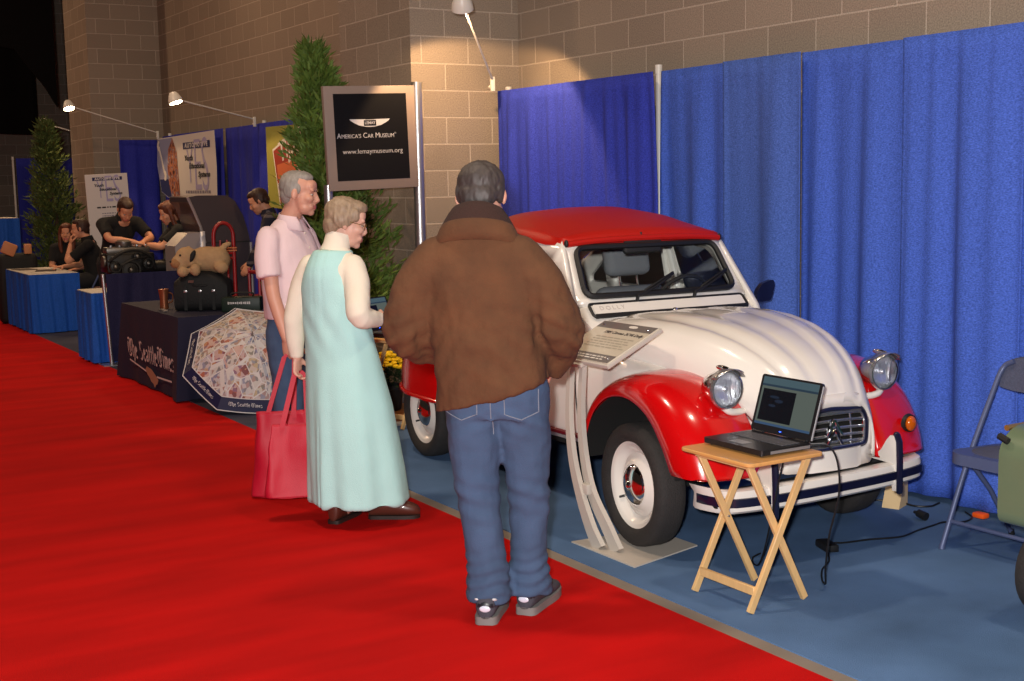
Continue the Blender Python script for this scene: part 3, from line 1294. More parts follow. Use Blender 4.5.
def tray_table(name, label, loc, rz=0., W=.40, D=.43, H=.612, group=None):
    """folding tray table: crossed legs at both ends.  local x across the crossing legs, y along"""
    t = thing(name, label, 'table', loc, rz, group)
    b = MB()
    b.prism(rrect(-W / 2, -D / 2, W / 2, D / 2, .03, 5), .016, Matrix.Translation((0, 0, H - .016)))
    o = b.build('tabletop', W_pine_top, t, angle=40)
    md = o.modifiers.new('b', 'BEVEL')
    md.width = .004
    md.segments = 2
    bake(o)
    for s in (-1, 1):
        MB().bar((s * .14, -D / 2 + .05, H - .027), (s * .14, D / 2 - .05, H - .027), .03, .02).build('top_rail', W_pine, t)
    for s in (-1, 1):
        y = s * (D / 2 - .045)
        MB().bar((-.155, y, .004), (.145, y, H - .02), .018, .030, up=(1, 0, 0)).build('leg', W_pine, t)
        y2 = s * (D / 2 - .066)
        MB().bar((.155, y2, .004), (-.145, y2, H - .02), .018, .030, up=(1, 0, 0)).build('leg', W_pine, t)
        MB().tube([(0, y2 - .016, H * .5), (0, y + .016, H * .5)], .005, 8).build('leg_pivot', M_alu, t)
    MB().bar((-.125, -D / 2 + .05, .085), (-.125, D / 2 - .05, .085), .016, .035).build('stretcher', W_pine, t)
    return t


tt = tray_table('tray_table', 'pine folding tray table carrying the laptop in front of the car bumper', (3.50, 3.94, 0), R(0))


def laptop(name, label, loc, rz, lid=108, scr_on=True, W=.355, D=.262):
    """local x along the hinge, y from front edge (-) to hinge (+)"""
    t = thing(name, label, 'laptop', loc, rz)
    b = MB()
    b.prism(rrect(-W / 2, -D / 2, W / 2, D / 2, .012, 4), .022, Matrix.Translation((0, 0, .008)))
    base = b.build('base', M_laptop, t, angle=35)
    for sx in (-1, 1):
        for sy in (-1, 1):
            MB().tube([(sx * W * .42, sy * D * .4, 0), (sx * W * .42, sy * D * .4, .006)], .008, 8).build('rubber_foot', P_black, base)
    MB().box((W / 2 - .0005, .02, .016), (.003, D * .8, .012)).box((W / 2 + .001, -.06, .018), (.002, .05, .006)).build('port_strip', M_laptop_s, base)
    b = MB()
    for r_ in range(5):
        for c in range(14):
            b.box((-.146 + c * .0225, .004 + r_ * .0195, .0315), (.0195, .0165, .004), .001, 1)
    b.build('keyboard', M_key, base)
    MB().box((-.01, -.078, .0305), (.085, .05, .002)).build('touchpad', M_laptop_s, base)
    L = .245
    a = R(lid)
    hy = Vector((0, D / 2 - .006, .03))
    up = Vector((0, -math.cos(a), math.sin(a)))
    nm = Vector((0, -math.sin(a), -math.cos(a)))     # towards the reader
    Ml = frame(hy, (1, 0, 0), up)
    b = MB()
    b.prism(rrect(-W / 2, .004, W / 2, L, .012, 4), -.012, Ml)
    ld = b.build('lid', M_laptop, t, angle=35)
    b = MB()
    b.tube([Ml @ Vector((W / 2, .01, -.006)), Ml @ Vector((W / 2, L - .012, -.006))], .0045, 6)
    b.build('lid_edge', M_laptop_s, ld)
    for s in (-1, 1):
        MB().tube([hy + Vector((s * W * .36 - .03, 0, .0)), hy + Vector((s * W * .36 + .03, 0, .0))], .009, 10).build('hinge', M_laptop, base)
    if scr_on:
        def q(x0, y0, x1, y1, z=.0012):
            return MB().add([Ml @ Vector(p) for p in ((x0, y0, z), (x1, y0, z), (x1, y1, z), (x0, y1, z))], [(0, 1, 2, 3)])
        sc = q(-.163, .034, .163, .236).build('screen', screen_mat('screen_page', (120, 132, 124), .42), ld)
        q(-.163, .205, .163, .236, .002).build('browser_bar', screen_mat('screen_bar', (90, 116, 126), .5), sc)
        q(-.163, .197, .163, .206, .0022).build('menu_bar', screen_mat('screen_menu', (52, 74, 92), .5), sc)
        q(-.163, .034, .163, .044, .002).build('task_bar', screen_mat('screen_task', (74, 104, 140), .5), sc)
        q(-.150, .052, .045, .186, .002).build('web_photo', screen_mat('screen_photo', (14, 20, 32), .35), sc)
        b = MB()
        for cx, cy, w, h, in ((-.075, .155, .06, .012), (-.045, .14, .05, .016), (-.08, .118, .045, .012)):
            b.add([Ml @ Vector((cx + w / 2 * math.cos(k * PI / 5), cy + h / 2 * math.sin(k * PI / 5), .0027)) for k in range(10)], [tuple(range(10))])
        b.build('photo_shape', screen_mat('screen_photo_light', (44, 60, 84), .35), sc)
        b = MB()
        b.ell(Ml @ Vector((0, .018, .001)), (.005, .005, .002))
        b.build('power_light', mat('blue_led', (30, 60, 255), emit=((40, 80, 255), 6)), ld)
    return t


lap = laptop('laptop', 'black laptop open on the pine tray table, screen showing a web page', (3.545, 3.96, .612), R(-90), 107)


def cable(name, label, pts, r=.004, n=8, m=None, parent=None):
    b = MB()
    b.tube(catmull(pts, n), r, 7)
    o = b.build(name, m or M_cord, parent)
    if label:
        tag(o, label, 'cable')
    return o


cable('power_lead', 'thin black power cord hanging from laptop down to the small adapter box',
      [(3.69, 3.80, .635), (3.74, 3.755, .63), (3.775, 3.735, .56), (3.79, 3.74, .42), (3.77, 3.77, .25), (3.78, 3.80, .1), (3.82, 3.84, .02), (3.88, 3.92, .006), (3.98, 4.02, .006), (4.10, 4.10, .006), (4.18, 4.19, .012)], .0042)
b = MB()
b.box((0, 0, .018), (.062, .125, .034), .006)
o = b.build('power_adapter', P_black, None, loc=(4.235, 4.25, 0))
o.rotation_euler = (0, 0, R(-20))
tag(o, 'small black adapter brick lying on the blue carpet right of the tray table', 'adapter')
cable('mains_lead', 'black mains cord running over the carpet from the adapter to the folding chair',
      [(4.275, 4.30, .014), (4.36, 4.27, .006), (4.50, 4.24, .006), (4.65, 4.19, .006), (4.8, 4.22, .006), (4.93, 4.24, .006), (5.02, 4.25, .006), (5.10, 4.20, .006), (5.20, 4.23, .006), (5.26, 4.32, .006)], .0045)
b = MB()
b.tube([(0, 0, .02), (.0, .05, .03)], [.022, .02], 10)
b.tube([(0, .05, .03), (0, .075, .03)], .008, 8)
o = b.build('mains_plug', P_black, None, loc=(4.985, 4.33, 0))
tag(o, 'black plug lying beside the front leg of the folding chair', 'plug')
cable('floor_cable', 'black cable curling from behind the bumper towards the drape hem', [(5.08, 4.76, .006), (5.15, 4.66, .006), (5.15, 4.55, .006), (5.21, 4.50, .006), (5.30, 4.52, .006)], .005)
cable('mouse_cable', 'short black cable dangling behind the tray table legs', [(3.735, 3.98, .605), (3.745, 4.0, .56), (3.75, 4.04, .45), (3.74, 4.07, .3), (3.75, 4.13, .12), (3.76, 4.18, .03), (3.80, 4.26, .006), (3.86, 4.33, .006), (3.93, 4.36, .006)], .004)

# wooden wheel chock behind the far front wheel
b = MB()
b.prism([(-.06, 0), (.07, 0), (.07, .155), (.02, .155)], .09, frame((5.065, 4.665, 0), (.92, .39, 0), (0, 0, 1)))
tag(b.build('wheel_chock', P_wood, None, smooth=False), 'raw pine wedge block beside the far front tyre', 'chock')
o = MB().box((0, 0, .014), (.05, .07, .026), .008).build('orange_plug', mat('orange_plastic', (240, 90, 20), rough=.5), None, loc=(5.245, 4.215, 0))
tag(o, 'small bright orange plug lying at the drape hem under the folding chair', 'plug')

# ------------------------------------------------------------------ reading stand
M_stand = mat('warm_grey_enamel', (186, 178, 168), rough=.45)
M_pan_g = mat('panel_grey', (112, 106, 104), rough=.3, coat=.3)
M_paper = mat('beige_panel_print', (206, 196, 178), rough=.3, coat=.5)
M_ink = mat('dark_print', (58, 48, 46), rough=.5)
M_print_l = mat('light_print', (226, 220, 212), rough=.4)
rs = thing('reading_stand', 'grey reading stand with tilted text panel on two curved posts beside the front wheel', 'display stand', (3.36, 4.78, 0))
b = MB()
b.prism([(-.02, -.26), (.425, -.15), (.42, .20), (-.02, .24)], .006)
b.build('base_plate', M_stand, rs, angle=30)
ux = Vector((.905, .0, .425))           # up the slope of the panel
uy = Vector((0, -1, 0))                 # along the reading direction (left to right)
PC = Vector((.165, .20, .948))        # panel centre, local
Mp = frame(PC, uy, ux)
PW, PH = .45, .345
b = MB()
b.box((0, 0, -.012), (PW, PH, .02), .003)
pan = MB().add([Mp @ Vector(v) for v in b.v], b.f).build('panel', M_stand, rs, angle=30)
b = MB()
b.box((0, 0, .0005), (PW - .02, PH - .02, .005))
sh = MB().add([Mp @ Vector(v) for v in b.v], b.f).build('printed_sheet', M_paper, pan, smooth=False)


def strip(x0, y0, x1, y1, z, m, nm, parent, M=Mp):
    return MB().add([M @ Vector(p) for p in ((x0, y0, z), (x1, y0, z), (x1, y1, z), (x0, y1, z))], [(0, 1, 2, 3)]).build(nm, m, parent, smooth=False)


strip(-PW / 2 + .012, PH / 2 - .065, PW / 2 - .012, PH / 2 - .012, .0042, M_pan_g, 'header_band', sh)
strip(-PW / 2 + .012, -PH / 2 + .012, PW / 2 - .012, -PH / 2 + .07, .0042, M_pan_g, 'footer_band', sh)
b = MB()
add_text(b, '1985 Citroen 2CV6 Dolly', Mp @ Matrix.Translation((.045, PH / 2 - .098, .0045)), width=.30, size=.05, shear=.25, bold=.0)
b.build('panel_title', M_ink, sh, smooth=False)
rnd = random.Random(5)
b = MB()
for r_ in range(5):
    x = -.12
    y = .03 - r_ * .02
    while x < .16:
        wd = rnd.uniform(.015, .05)
        b.add([Mp @ Vector(p) for p in ((x, y, .0045), (x + wd, y, .0045), (x + wd, y + .007, .0045), (x, y + .007, .0045))], [(0, 1, 2, 3)])
        x += wd + .008
b.build('body_text', mat('faint_print', (168, 158, 142), rough=.4), sh, smooth=False)
b = MB()
for r_ in range(2):
    x = -.1
    y = -PH / 2 + .028 + r_ * .018
    while x < .15:
        wd = rnd.uniform(.012, .04)
        b.add([Mp @ Vector(p) for p in ((x, y, .0045), (x + wd, y, .0045), (x + wd, y + .008, .0045), (x, y + .008, .0045))], [(0, 1, 2, 3)])
        x += wd + .007
b.build('footer_text', M_print_l, sh, smooth=False)
b = MB()
b.add([Mp @ Vector((.05 + .035 * math.cos(k * PI / 8), PH / 2 - .034 + .011 * math.sin(k * PI / 8), .0046)) for k in range(16)], [tuple(range(16))])
b.build('header_logo', M_print_l, sh, smooth=False)
for sx in (-1, 1):
    for sy in (-1, 1):
        MB().ell(Mp @ Vector((sx * (PW / 2 - .05), sy * (PH / 2 - .045), .005)), (.008, .008, .005)).build('panel_screw', P_chrome, pan)
for y0, yb, xb in ((.275, .065, .02), (.235, -.02, .06)):
    dx = xb - .02
    pts = [Vector((xb, yb, .006)), Vector((xb - .012, yb + .055, .10)), Vector((xb - .02, y0 - .085, .25)), Vector((xb - .022, y0 - .028, .42)), Vector((xb - .02, y0 - .004, .62)), Vector((xb - .002, y0, .86))]
    pc = catmull(pts, 6)
    secs = []
    for i, p in enumerate(pc):
        T = (pc[min(i + 1, len(pc) - 1)] - pc[max(i - 1, 0)]).normalized()
        X = Vector((1, 0, 0))
        Nn = T.cross(X).normalized()
        Bb = Nn.cross(T)
        wv = .013 + .024 * (1 - i / len(pc)) ** 1.3
        secs.append([p + Nn * wv + Bb * .013, p - Nn * wv + Bb * .013, p - Nn * wv - Bb * .013, p + Nn * wv - Bb * .013])
    b = MB()
    b.loft(secs)
    b.build('post', M_stand, rs, angle=30)
MB().box((.015, .165, .27), (.03, .06, .05), .006).build('post_spacer', M_stand, rs)
MB().box((.06, .25, .872), (.12, .14, .02), .004, rot=Matrix.Rotation(-math.atan2(.425, .905), 3, 'Y')).build('panel_bracket', M_stand, rs)

# ------------------------------------------------------------------ folding chair
M_chair = mat('blue_grey_steel', (82, 92, 128), rough=.45, metal=.2)
M_chairf = mat('grey_blue_fabric', (74, 78, 100), rough=.95, bump=(220, .4), var=(90, .3))
fc = thing('folding_chair', 'blue grey folding chair with padded seat standing by the drape at the right edge', 'chair', (4.86, 3.74, 0), R(-90 + 180))
# local: x right, y forward;  rz=+90 turns forward (y) to -X
def yl(x, y, z):
    return (x, y, z)
for s in (-1, 1):
    b = MB()
    b.tube(catmull([(s * .215, .20, .006), (s * .215, .05, .36), (s * .21, -.10, .66), (s * .20, -.17, .80), (s * .15, -.185, .84)], 5), .0125, 10)
    b.build('frame_tube', M_chair, fc)
    b = MB()
    b.tube([(s * .195, -.26, .006), (s * .195, -.10, .24), (s * .195, .07, .42)], .0115, 10)
    b.build('rear_leg', M_chair, fc)
    MB().tube([(s * .215, .20, .0), (s * .215, .195, .022)], .0145, 10).build('rubber_foot', M_chair, fc)
    MB().tube([(s * .195, -.262, .0), (s * .195, -.255, .022)], .015, 10).build('rubber_foot', P_black, fc)
MB().tube([(-.215, .15, .125), (.215, .15, .125)], .0095, 8).build('crossbar', M_chair, fc)
MB().tube([(-.195, -.2, .10), (.195, -.2, .10)], .0095, 8).build('crossbar', M_chair, fc)
b = MB()
b.prism(round_poly([(-.2, -.19), (.2, -.19), (.205, .16), (.14, .225), (-.14, .225), (-.205, .16)], .06), .05, Matrix.Translation((0, 0, .405)) @ Matrix.Rotation(R(2), 4, 'X'))
seat = b.build('seat', M_chair, fc, angle=40)
b = MB()
b.ell((0, .01, .445), (.19, .195, .03), n=24)
b.build('seat_pad', M_chairf, seat)
b = MB()
secs = []
for k in range(13):
    t = -1 + 2 * k / 12
    x = t * .205
    bow = -.03 * (1 - t * t)
    secs.append([(x, -.155 + bow, .70 + .02 * abs(t) ** 4), (x, -.185 + bow, .86 - .035 * abs(t) ** 4), (x, -.21 + bow, .865 - .035 * abs(t) ** 4), (x, -.19 + bow, .70 + .02 * abs(t) ** 4)])
b.loft(secs)
b.build('backrest', M_chairf, fc, angle=60)

# ------------------------------------------------------------------ green trailer at the right edge
M_green = mat('olive_green_paint', (96, 112, 86), rough=.4, coat=.25, var=(3, .2))
M_green_l = mat('pale_green_panel', (70, 128, 98), rough=.45, coat=.2)
tr = thing('green_cart', 'green painted steel cart body with a black tyre, cut off by the right edge', 'cart', (4.5, 2.70, 0), R(0))
b = MB()
prof = round_poly([(-.50, .40), (-.50, .70), (-.42, .765), (.50, .765), (.55, .70), (.55, .40)], .05, 4)
b.prism(prof, .88, frame((0, .44, 0), (1, 0, 0), (0, 0, 1)))
o = b.build('body', M_green, tr, angle=30)
MB().prism([(-.34, .41), (.5, .41), (.5, .56), (-.16, .56)], .01, frame((0, .45, 0), (1, 0, 0), (0, 0, 1))).build('lower_panel', M_green_l, o, smooth=False)
MB().tube([(-.44, .455, .755), (.5, .455, .755)], .012, 8).build('top_trim', mat('brass', (196, 160, 90), rough=.3, metal=.8), o)
MB().tube([(-.50, .40, .72), (-.50, .44, .735)], .014, 8).build('catch', P_black, o)
for x, y in ((-.215, .40), (-.215, -.36), (.42, .40), (.42, -.36)):
    b = MB()
    Mw = frame((x, y, .185), (1, 0, 0), (0, 0, 1))
    b.lathe([(.12, .03), (.15, .045), (.175, .04), (.185, .02), (.185, -.02), (.175, -.04), (.15, -.045), (.12, -.03)], 32, Mw)
    wv = b.build('wheel', P_tire, tr)
    b = MB()
    b.lathe([(.0, .03), (.03, .035), (.05, .02), (.11, .015), (.122, .03), (.122, -.03), (.0, -.03)], 24, Mw)
    b.build('hub', M_alu, wv)
MB().tube([(-.215, -.36, .185), (-.215, .40, .185)], .02, 8).tube([(.42, -.36, .185), (.42, .34, .185)], .02, 8).box((.1, 0, .30), (.9, .3, .2)).build('chassis', P_well, tr)

# ------------------------------------------------------------------ museum sign on two posts
M_sign_f = mat('taupe_sign_frame', (132, 116, 108), rough=.5)
M_sign_b = mat('black_sign_face', (10, 10, 15), rough=.6, spec=.15)
M_sign_t = mat('silver_lettering', (196, 194, 198), rough=.4)
sg_ = thing('museum_sign', 'tall framed black sign with winged emblem and museum name on two silver posts', 'sign', (4.04, 8.6, 0))
Ms = frame((0, -.02, 2.035), (1, .0, .0), (0, 0, 1))
Ms = Matrix.Translation((0, -.02, 2.03)) @ Matrix.Rotation(R(-1.6), 4, 'Y') @ Matrix.Rotation(R(90), 4, 'X')
b = MB()
b.box((0, 0, 0), (.71, .73, .04), .004)
fr = MB().add([Ms @ Vector(v) for v in b.v], b.f).build('sign_frame', M_sign_f, sg_, angle=30)
strip(-.285, -.298, .285, .31, .0215, M_sign_b, 'sign_face', fr, Ms)
b = MB()
for s in (-1, 1):
    pts = [(0, .028), (.035, .028), (.035, .03), (.158, .032), (.15, .022), (.125, .006), (.085, -.012), (.035, -.022), (0, -.024)]
    b.add([Ms @ Vector((s * x - .012, y + .10, .023)) for x, y in pts], [tuple(range(len(pts)))])
b.build('wing_emblem', M_sign_t, fr, smooth=False)
strip(-.060, .084, .036, .124, .0236, M_sign_b, 'emblem_badge', fr, Ms)
b = MB()
add_text(b, 'LEMAY', Ms @ Matrix.Translation((-.012, .104, .0242)), width=.082, size=.04, bold=.0005)
b.build('emblem_lettering', M_sign_t, fr, smooth=False)
b = MB()
vs, _ = text_polys('A')
x = -.272
for ch, big in [('A', 1), ('MERICA\u2019S', 0), ('  C', 1), ('AR', 0), ('  M', 1), ('USEUM', 0), ('\u00ae', 2)]:
    body = ch.strip()
    vs, fs = text_polys(body, {1: .052, 0: .040, 2: .02}[big], -.0003, depth=.0004)
    x0, x1 = min(v.x for v in vs), max(v.x for v in vs)
    y0 = min(v.y for v in vs)
    if ch.startswith(' '):
        x += .014
    k = .92
    b.add([Ms @ Vector((x + (v.x - x0) * k, .0 + (v.y - y0) + (.022 if big == 2 else 0), .0225 + v.z)) for v in vs], fs)
    x += (x1 - x0) * k + .004
b.build('sign_name', M_sign_t, fr, smooth=False)
b = MB()
add_text(b, 'www.lemaymuseum.org', Ms @ Matrix.Translation((0, -.095, .0225)), width=.47, size=.05, bold=-.0006)
b.build('web_address', M_sign_t, fr, smooth=False)
for x, top, rad in ((-.335, 1.70, .032), (.385, 2.43, .04)):
    b = MB()
    b.tube([(x, 0, .01), (x, 0, top)], rad, 16)
    p_ = b.build('post', M_alu, sg_)
    b = MB()
    b.lathe([(.0, .0), (.15, .0), (.15, .012), (.06, .02), (.04, .05)], 20, Matrix.Translation((x, 0, 0)))
    b.build('post_foot', M_alu, p_)
for z in (1.72, 2.36):
    MB().box((.345, -.01, z), (.03, .03, .05)).build('sign_clip', M_alu, sg_)

# ------------------------------------------------------------------ second tray table, laptop and flowers beyond the car
tray_table('tray_table', 'pine folding tray table standing behind the rear of the car near the yellow flowers', (4.02, 8.26, 0), R(25), H=.64)
laptop('laptop', 'dark laptop on the far tray table partly hidden by the woman in turquoise', (4.02, 8.26, .64), R(25), 112)
M_yellow = mat('yellow_petals', (240, 196, 10), rough=.6)
M_leaf = mat('dark_green_leaf', (30, 52, 22), rough=.6)
fp = thing('potted_flowers', 'pot of yellow mums standing on the wooden floor behind the tray table', 'plant', (4.22, 8.80, 0))
b = MB()
b.lathe([(.0, .006), (.08, .006), (.095, .02), (.11, .17), (.122, .175), (.122, .20), (.108, .2), (.10, .17), (.0, .165)], 24)
b.build('pot', P_black, fp)
rnd = random.Random(3)
b = MB()
for k in range(260):
    a, u = rnd.random() * 6.28, rnd.random()
    r_ = .13 * math.sqrt(u)
    z = .2 + rnd.uniform(0, .2) * (1 - u * .4)
    p = Vector((r_ * math.cos(a), r_ * math.sin(a), z))
    d = Vector((rnd.uniform(-1, 1), rnd.uniform(-1, 1), rnd.uniform(-.2, .8))).normalized()
    e = d.cross(Vector((0, 0, 1))).normalized()
    b.add([p, p + d * .03 + e * .014, p + d * .06, p + d * .03 - e * .014], [(0, 1, 2, 3)])
b.tube([(0, 0, .15), (0, 0, .38)], .012, 6)
tag(b.build('leaves', M_leaf, fp), kind='stuff')
b = MB()
for k in range(70):
    a, u = rnd.random() * 6.28, rnd.random()
    r_ = .13 * math.sqrt(u)
    p = Vector((r_ * math.cos(a), r_ * math.sin(a), .44 - .1 * u + rnd.uniform(-.02, .015)))
    b.ell(p, (.026, .026, .014), n=8, m=4)
tag(b.build('blossoms', M_yellow, fp), kind='stuff')
# ------------------------------------------------------------------ conifers
M_needle = mat('conifer_green', (58, 84, 30), rough=.7, var=(6, .45))
M_bark = mat('bark', (70, 50, 36), rough=.9)


def conifer(name, label, loc, H, Rb, seed, n=5200, zb=.25, lean=0., mt=None, prof=1.0, xmax=9.):
    t = thing(name, label, 'tree', loc)
    rnd = random.Random(seed)
    rs_ = np.random.RandomState(seed)
    b = MB()
    b.tube([(0, 0, .0), (lean * .3, 0, H * .5), (lean, 0, H * .96)], [.045, .03, .006], 8)
    b.build('trunk', M_bark, t)
    b = MB()
    b.lathe([(.0, .005), (.15, .005), (.17, .02), (.2, .26), (.215, .27), (.19, .27), (.0, .25)], 20)
    b.build('pot', P_black, t)
    V, F = [], []
    br = []
    # main branches carrying sprays
    for k in range(n // 26):
        z = zb + (H - zb) * (rnd.random() ** 1.25)
        u = (z - zb) / (H - zb)
        rad = Rb * ((1 - u) ** prof) * rnd.uniform(.65, 1.12) + .05
        a = rnd.random() * 6.283
        base = Vector((lean * u, 0, z - .12 * (1 - u)))
        d = Vector((math.cos(a), math.sin(a), .55 + .5 * u)).normalized()
        tip = base + Vector((math.cos(a) * rad, math.sin(a) * rad, .22 * (1 - u) + .10))
        br.append((base, tip))
    for base, tip in br:
        ax = (tip - base)
        L = ax.length
        axn = ax.normalized()
        for q in range(26):
            s = .18 + .82 * rnd.random()
            p = base.lerp(tip, s) + Vector((rnd.gauss(0, .015), rnd.gauss(0, .015), rnd.gauss(0, .02)))
            d = (axn * rnd.uniform(.5, 1.1) + Vector((rnd.uniform(-1, 1), rnd.uniform(-1, 1), rnd.uniform(-.35, 1.0))) * .75).normalized()
            if p.x > xmax - .12:
                continue
            w = d.cross(Vector((rnd.uniform(-1, 1), rnd.uniform(-1, 1), rnd.uniform(-1, 1)))).normalized()
            l = rnd.uniform(.05, .12)
            ww = rnd.uniform(.006, .013)
            o = len(V)
            V += [p - w * ww * .5, p + d * l * .5 + w * ww, p + d * l, p + d * l * .5 - w * ww]
            F.append((o, o + 1, o + 2, o + 3))
    b = MB()
    b.add(V, F)
    f = b.build('foliage', mt or M_needle, t, smooth=False)
    tag(f, kind='stuff')
    return t


conifer('potted_conifer', 'tall narrow conifer standing directly behind the museum sign', (4.06, 9.2, 0), 2.62, .52, 4, n=13000, zb=.66, lean=-.19, prof=.85, xmax=.52, mt=mat('bright_conifer', (84, 108, 38), rough=.7, var=(6, .45)))
conifer('potted_conifer', 'dark bushy conifer by the far block pilaster at the left edge', (3.93, 18.2, 0), 2.5, .46, 9, n=11000, prof=.72, lean=-.12, mt=mat('dark_conifer', (72, 86, 36), rough=.75, var=(6, .4)))

# ------------------------------------------------------------------ lamps on the drape frame
M_lamp_on = mat('lamp_lens', (255, 240, 220), emit=((255, 232, 196), 40))


def arm_lamp(label, clamp, head, tgt, power, on=True, scale=1.):
    cl, hd = Vector(clamp), Vector(head)
    t = thing('arm_lamp', label, 'lamp', clamp, 0, 'arm lamps clipped to the drape frame')
    h = hd - cl
    b = MB()
    b.tube([Vector((0, 0, .03)), h], .0085 * scale, 8)
    b.build('arm', M_white_metal, t)
    MB().box((0, 0, .0), (.03, .03, .11), .004).tube([(0, 0, -.02), (.0, .05, -.02)], .012, 8).build('clamp', M_white_metal, t)
    d = (Vector(tgt) - hd).normalized()
    Mh = frame(h, d.cross(Vector((0, 0, 1))).normalized(), d.cross(d.cross(Vector((0, 0, 1)))).normalized())
    if (Mh.to_3x3() @ Vector((0, 0, 1))).dot(d) < 0:
        Mh = Mh @ Matrix.Rotation(PI, 4, 'X')
    b = MB()
    b.lathe([(.0, -.075), (.035, -.07), (.05, -.05), (.072, .0), (.078, .045), (.072, .045), (.06, .0), (.0, -.02)], 22, Mh @ Matrix.Scale(scale, 4))
    b.build('lamp_head', M_white_metal, t)
    b = MB()
    b.lathe([(.0, .03), (.069, .03)], 22, Mh @ Matrix.Scale(scale, 4))
    b.build('lamp_lens', M_lamp_on, t)
    l = bpy.data.lights.new('lamp_bulb', 'SPOT')
    l.energy = power
    l.color = (1, .62, .30)
    l.spot_size = R(112)
    l.spot_blend = .18
    l.shadow_soft_size = .03
    o = bpy.data.objects.new('lamp_bulb', l)
    COL.objects.link(o)
    o.parent = t
    o.location = h + d * .06
    o.rotation_euler = d.to_track_quat('-Z', 'Y').to_euler()
    return t


arm_lamp('white arm lamp reaching up from the drape corner beside the concrete pilaster', (5.14, 8.72, 2.44), (4.52, 8.06, 2.93), (5.1, 8.9, 1.3), 95)
arm_lamp('white arm lamp over the hanging school banner, clipped right of it', (5.29, 14.3, 2.42), (4.28, 13.95, 2.64), (4.55, 13.6, 1.4), 30)
arm_lamp('white arm lamp in front of the far pilaster edge, clipped left of the school banner', (5.29, 18.1, 2.42), (4.06, 17.85, 2.79), (4.2, 17.2, 1.3), 30)
arm_lamp('leftmost small arm lamp glowing above the dark conifer', (5.0, 20.5, 2.45), (4.32, 20.6, 2.69), (4.9, 20.9, 1.2), 30)

# ------------------------------------------------------------------ drapes of the left booths
DL = 'royal blue drapes of the school booth'
for i, (ya, yb, lb) in enumerate([(18.14, 17.45, 'royal blue drape strip left of the hanging school banner'),
                                  (17.47, 15.5, 'royal blue drape directly behind the hanging school banner'),
                                  (15.52, 14.37, 'royal blue drape between the hanging school banner and its lamp upright'),
                                  (14.29, 12.2, 'royal blue drape behind the olive poster'),
                                  (12.22, 10.5, 'royal blue drape hidden behind the tall conifer')]):
    b = MB()
    x0 = (5.37, 5.33)[i % 2]
    cloth_strip(b, [(x0, ya), (x0, yb)], .03, 2.40, 40 + i, amp=(.012, .042), freq=19, step=.02, nz=14)
    o = tag(b.build('drape', M_drape_p, angle=80), lb, 'curtain', DL)
    solidify(o, .003)
b = MB()
cloth_strip(b, [(4.80, 18.28), (5.33, 18.28)], .03, 2.36, 50, amp=(.012, .035), freq=20, step=.016, nz=14)
o = tag(b.build('drape', M_drape_p, angle=80), 'royal blue wing drape against the far pilaster left of the banner', 'curtain', DL)
solidify(o, .003)
b = MB()
cloth_strip(b, [(4.70, 25), (5.9, 25)], .03, 2.27, 51, amp=(.006, .03), freq=14, step=.03, nz=12)
o = tag(b.build('drape', M_drape_p, angle=80), 'dark blue drape far back behind the bushy conifer', 'curtain')
solidify(o, .003)
LP = 'drape frame uprights'
upright('drape_pole', 'white drape upright at the right end of the school banner', 5.43, 14.36, 2.44)
upright('drape_pole', 'white drape upright at the left end of the school banner', 5.43, 18.0, 2.44)
upright('drape_pole', 'white upright holding the leftmost arm lamp behind the far pilaster', 5.03, 20.5, 2.42)
upright('drape_pole', 'thin pale upright far back at the left edge', 4.64, 24.95, 2.30)

# black cloth hung from the roof at the far left
b = MB()
b.prism([(4.47, 6.4), (4.47, 2.92), (4.30, 3.22), (3.9, 3.75), (3.0, 3.9), (1.0, 4.2), (-3, 5.0), (-3, 6.4)], .05, frame((0, 20.4, 0), (1, 0, 0), (0, 0, 1)))
tag(b.build('dark_sheet', M_dark, None, smooth=False), 'black cloth hanging from the roof in the top left corner', 'cloth')
b = MB()
cloth_strip(b, [(-3.5, 26.2), (5.38, 26.2)], 2.75, 6.4, 52, amp=(.01, .05), freq=5, step=.08, nz=8, pocket=0)  # added sheet, darkens the back wall above the visible blocks
tag(b.build('dark_sheet', M_dark, None), 'black sheet added to keep the top of the back wall dark at the far left', 'curtain')


# ------------------------------------------------------------------ newspaper table
def table_cloth(mb, x0, x1, y0, y1, h, flare=.02, seed=0, amp=.006):
    rnd = random.Random(seed)
    N = 30
    lp = []
    for (ax, ay), (bx, by) in (((x0, y0), (x1, y0)), ((x1, y0), (x1, y1)), ((x1, y1), (x0, y1)), ((x0, y1), (x0, y0))):
        for k in range(N):
            lp.append((ax + (bx - ax) * k / N, ay + (by - ay) * k / N))
    cx, cy = (x0 + x1) / 2, (y0 + y1) / 2
    rows = []
    for v in [0, .02, .05, .2, .4, .6, .8, 1]:
        row = []
        for i, (x, y) in enumerate(lp):
            ed = min(i % N, N - i % N) / N
            f = flare * v * (1 + 2.2 * max(0, .12 - ed) / .12)
            wv = amp * v * (math.sin(i * .9) + math.sin(i * .37 + 1))
            dx, dy = (x - cx) / (x1 - x0) * 2, (y - cy) / (y1 - y0) * 2
            nx = dx if abs(dx) > .98 else 0
            ny = dy if abs(dy) > .98 else 0
            row.append((x + nx * (f + wv), y + ny * (f + wv), h - (h - .012) * v if v > .02 else h - .004 * (v / .02)))
        rows.append(row)
    top = [(cx + (x - cx) * .985, cy + (y - cy) * .99, h) for x, y in lp]
    rows = [top] + rows
    mb.loft(rows, closed=True, cap=False)
    mb.add(top, [tuple(range(len(top)))])
    return mb


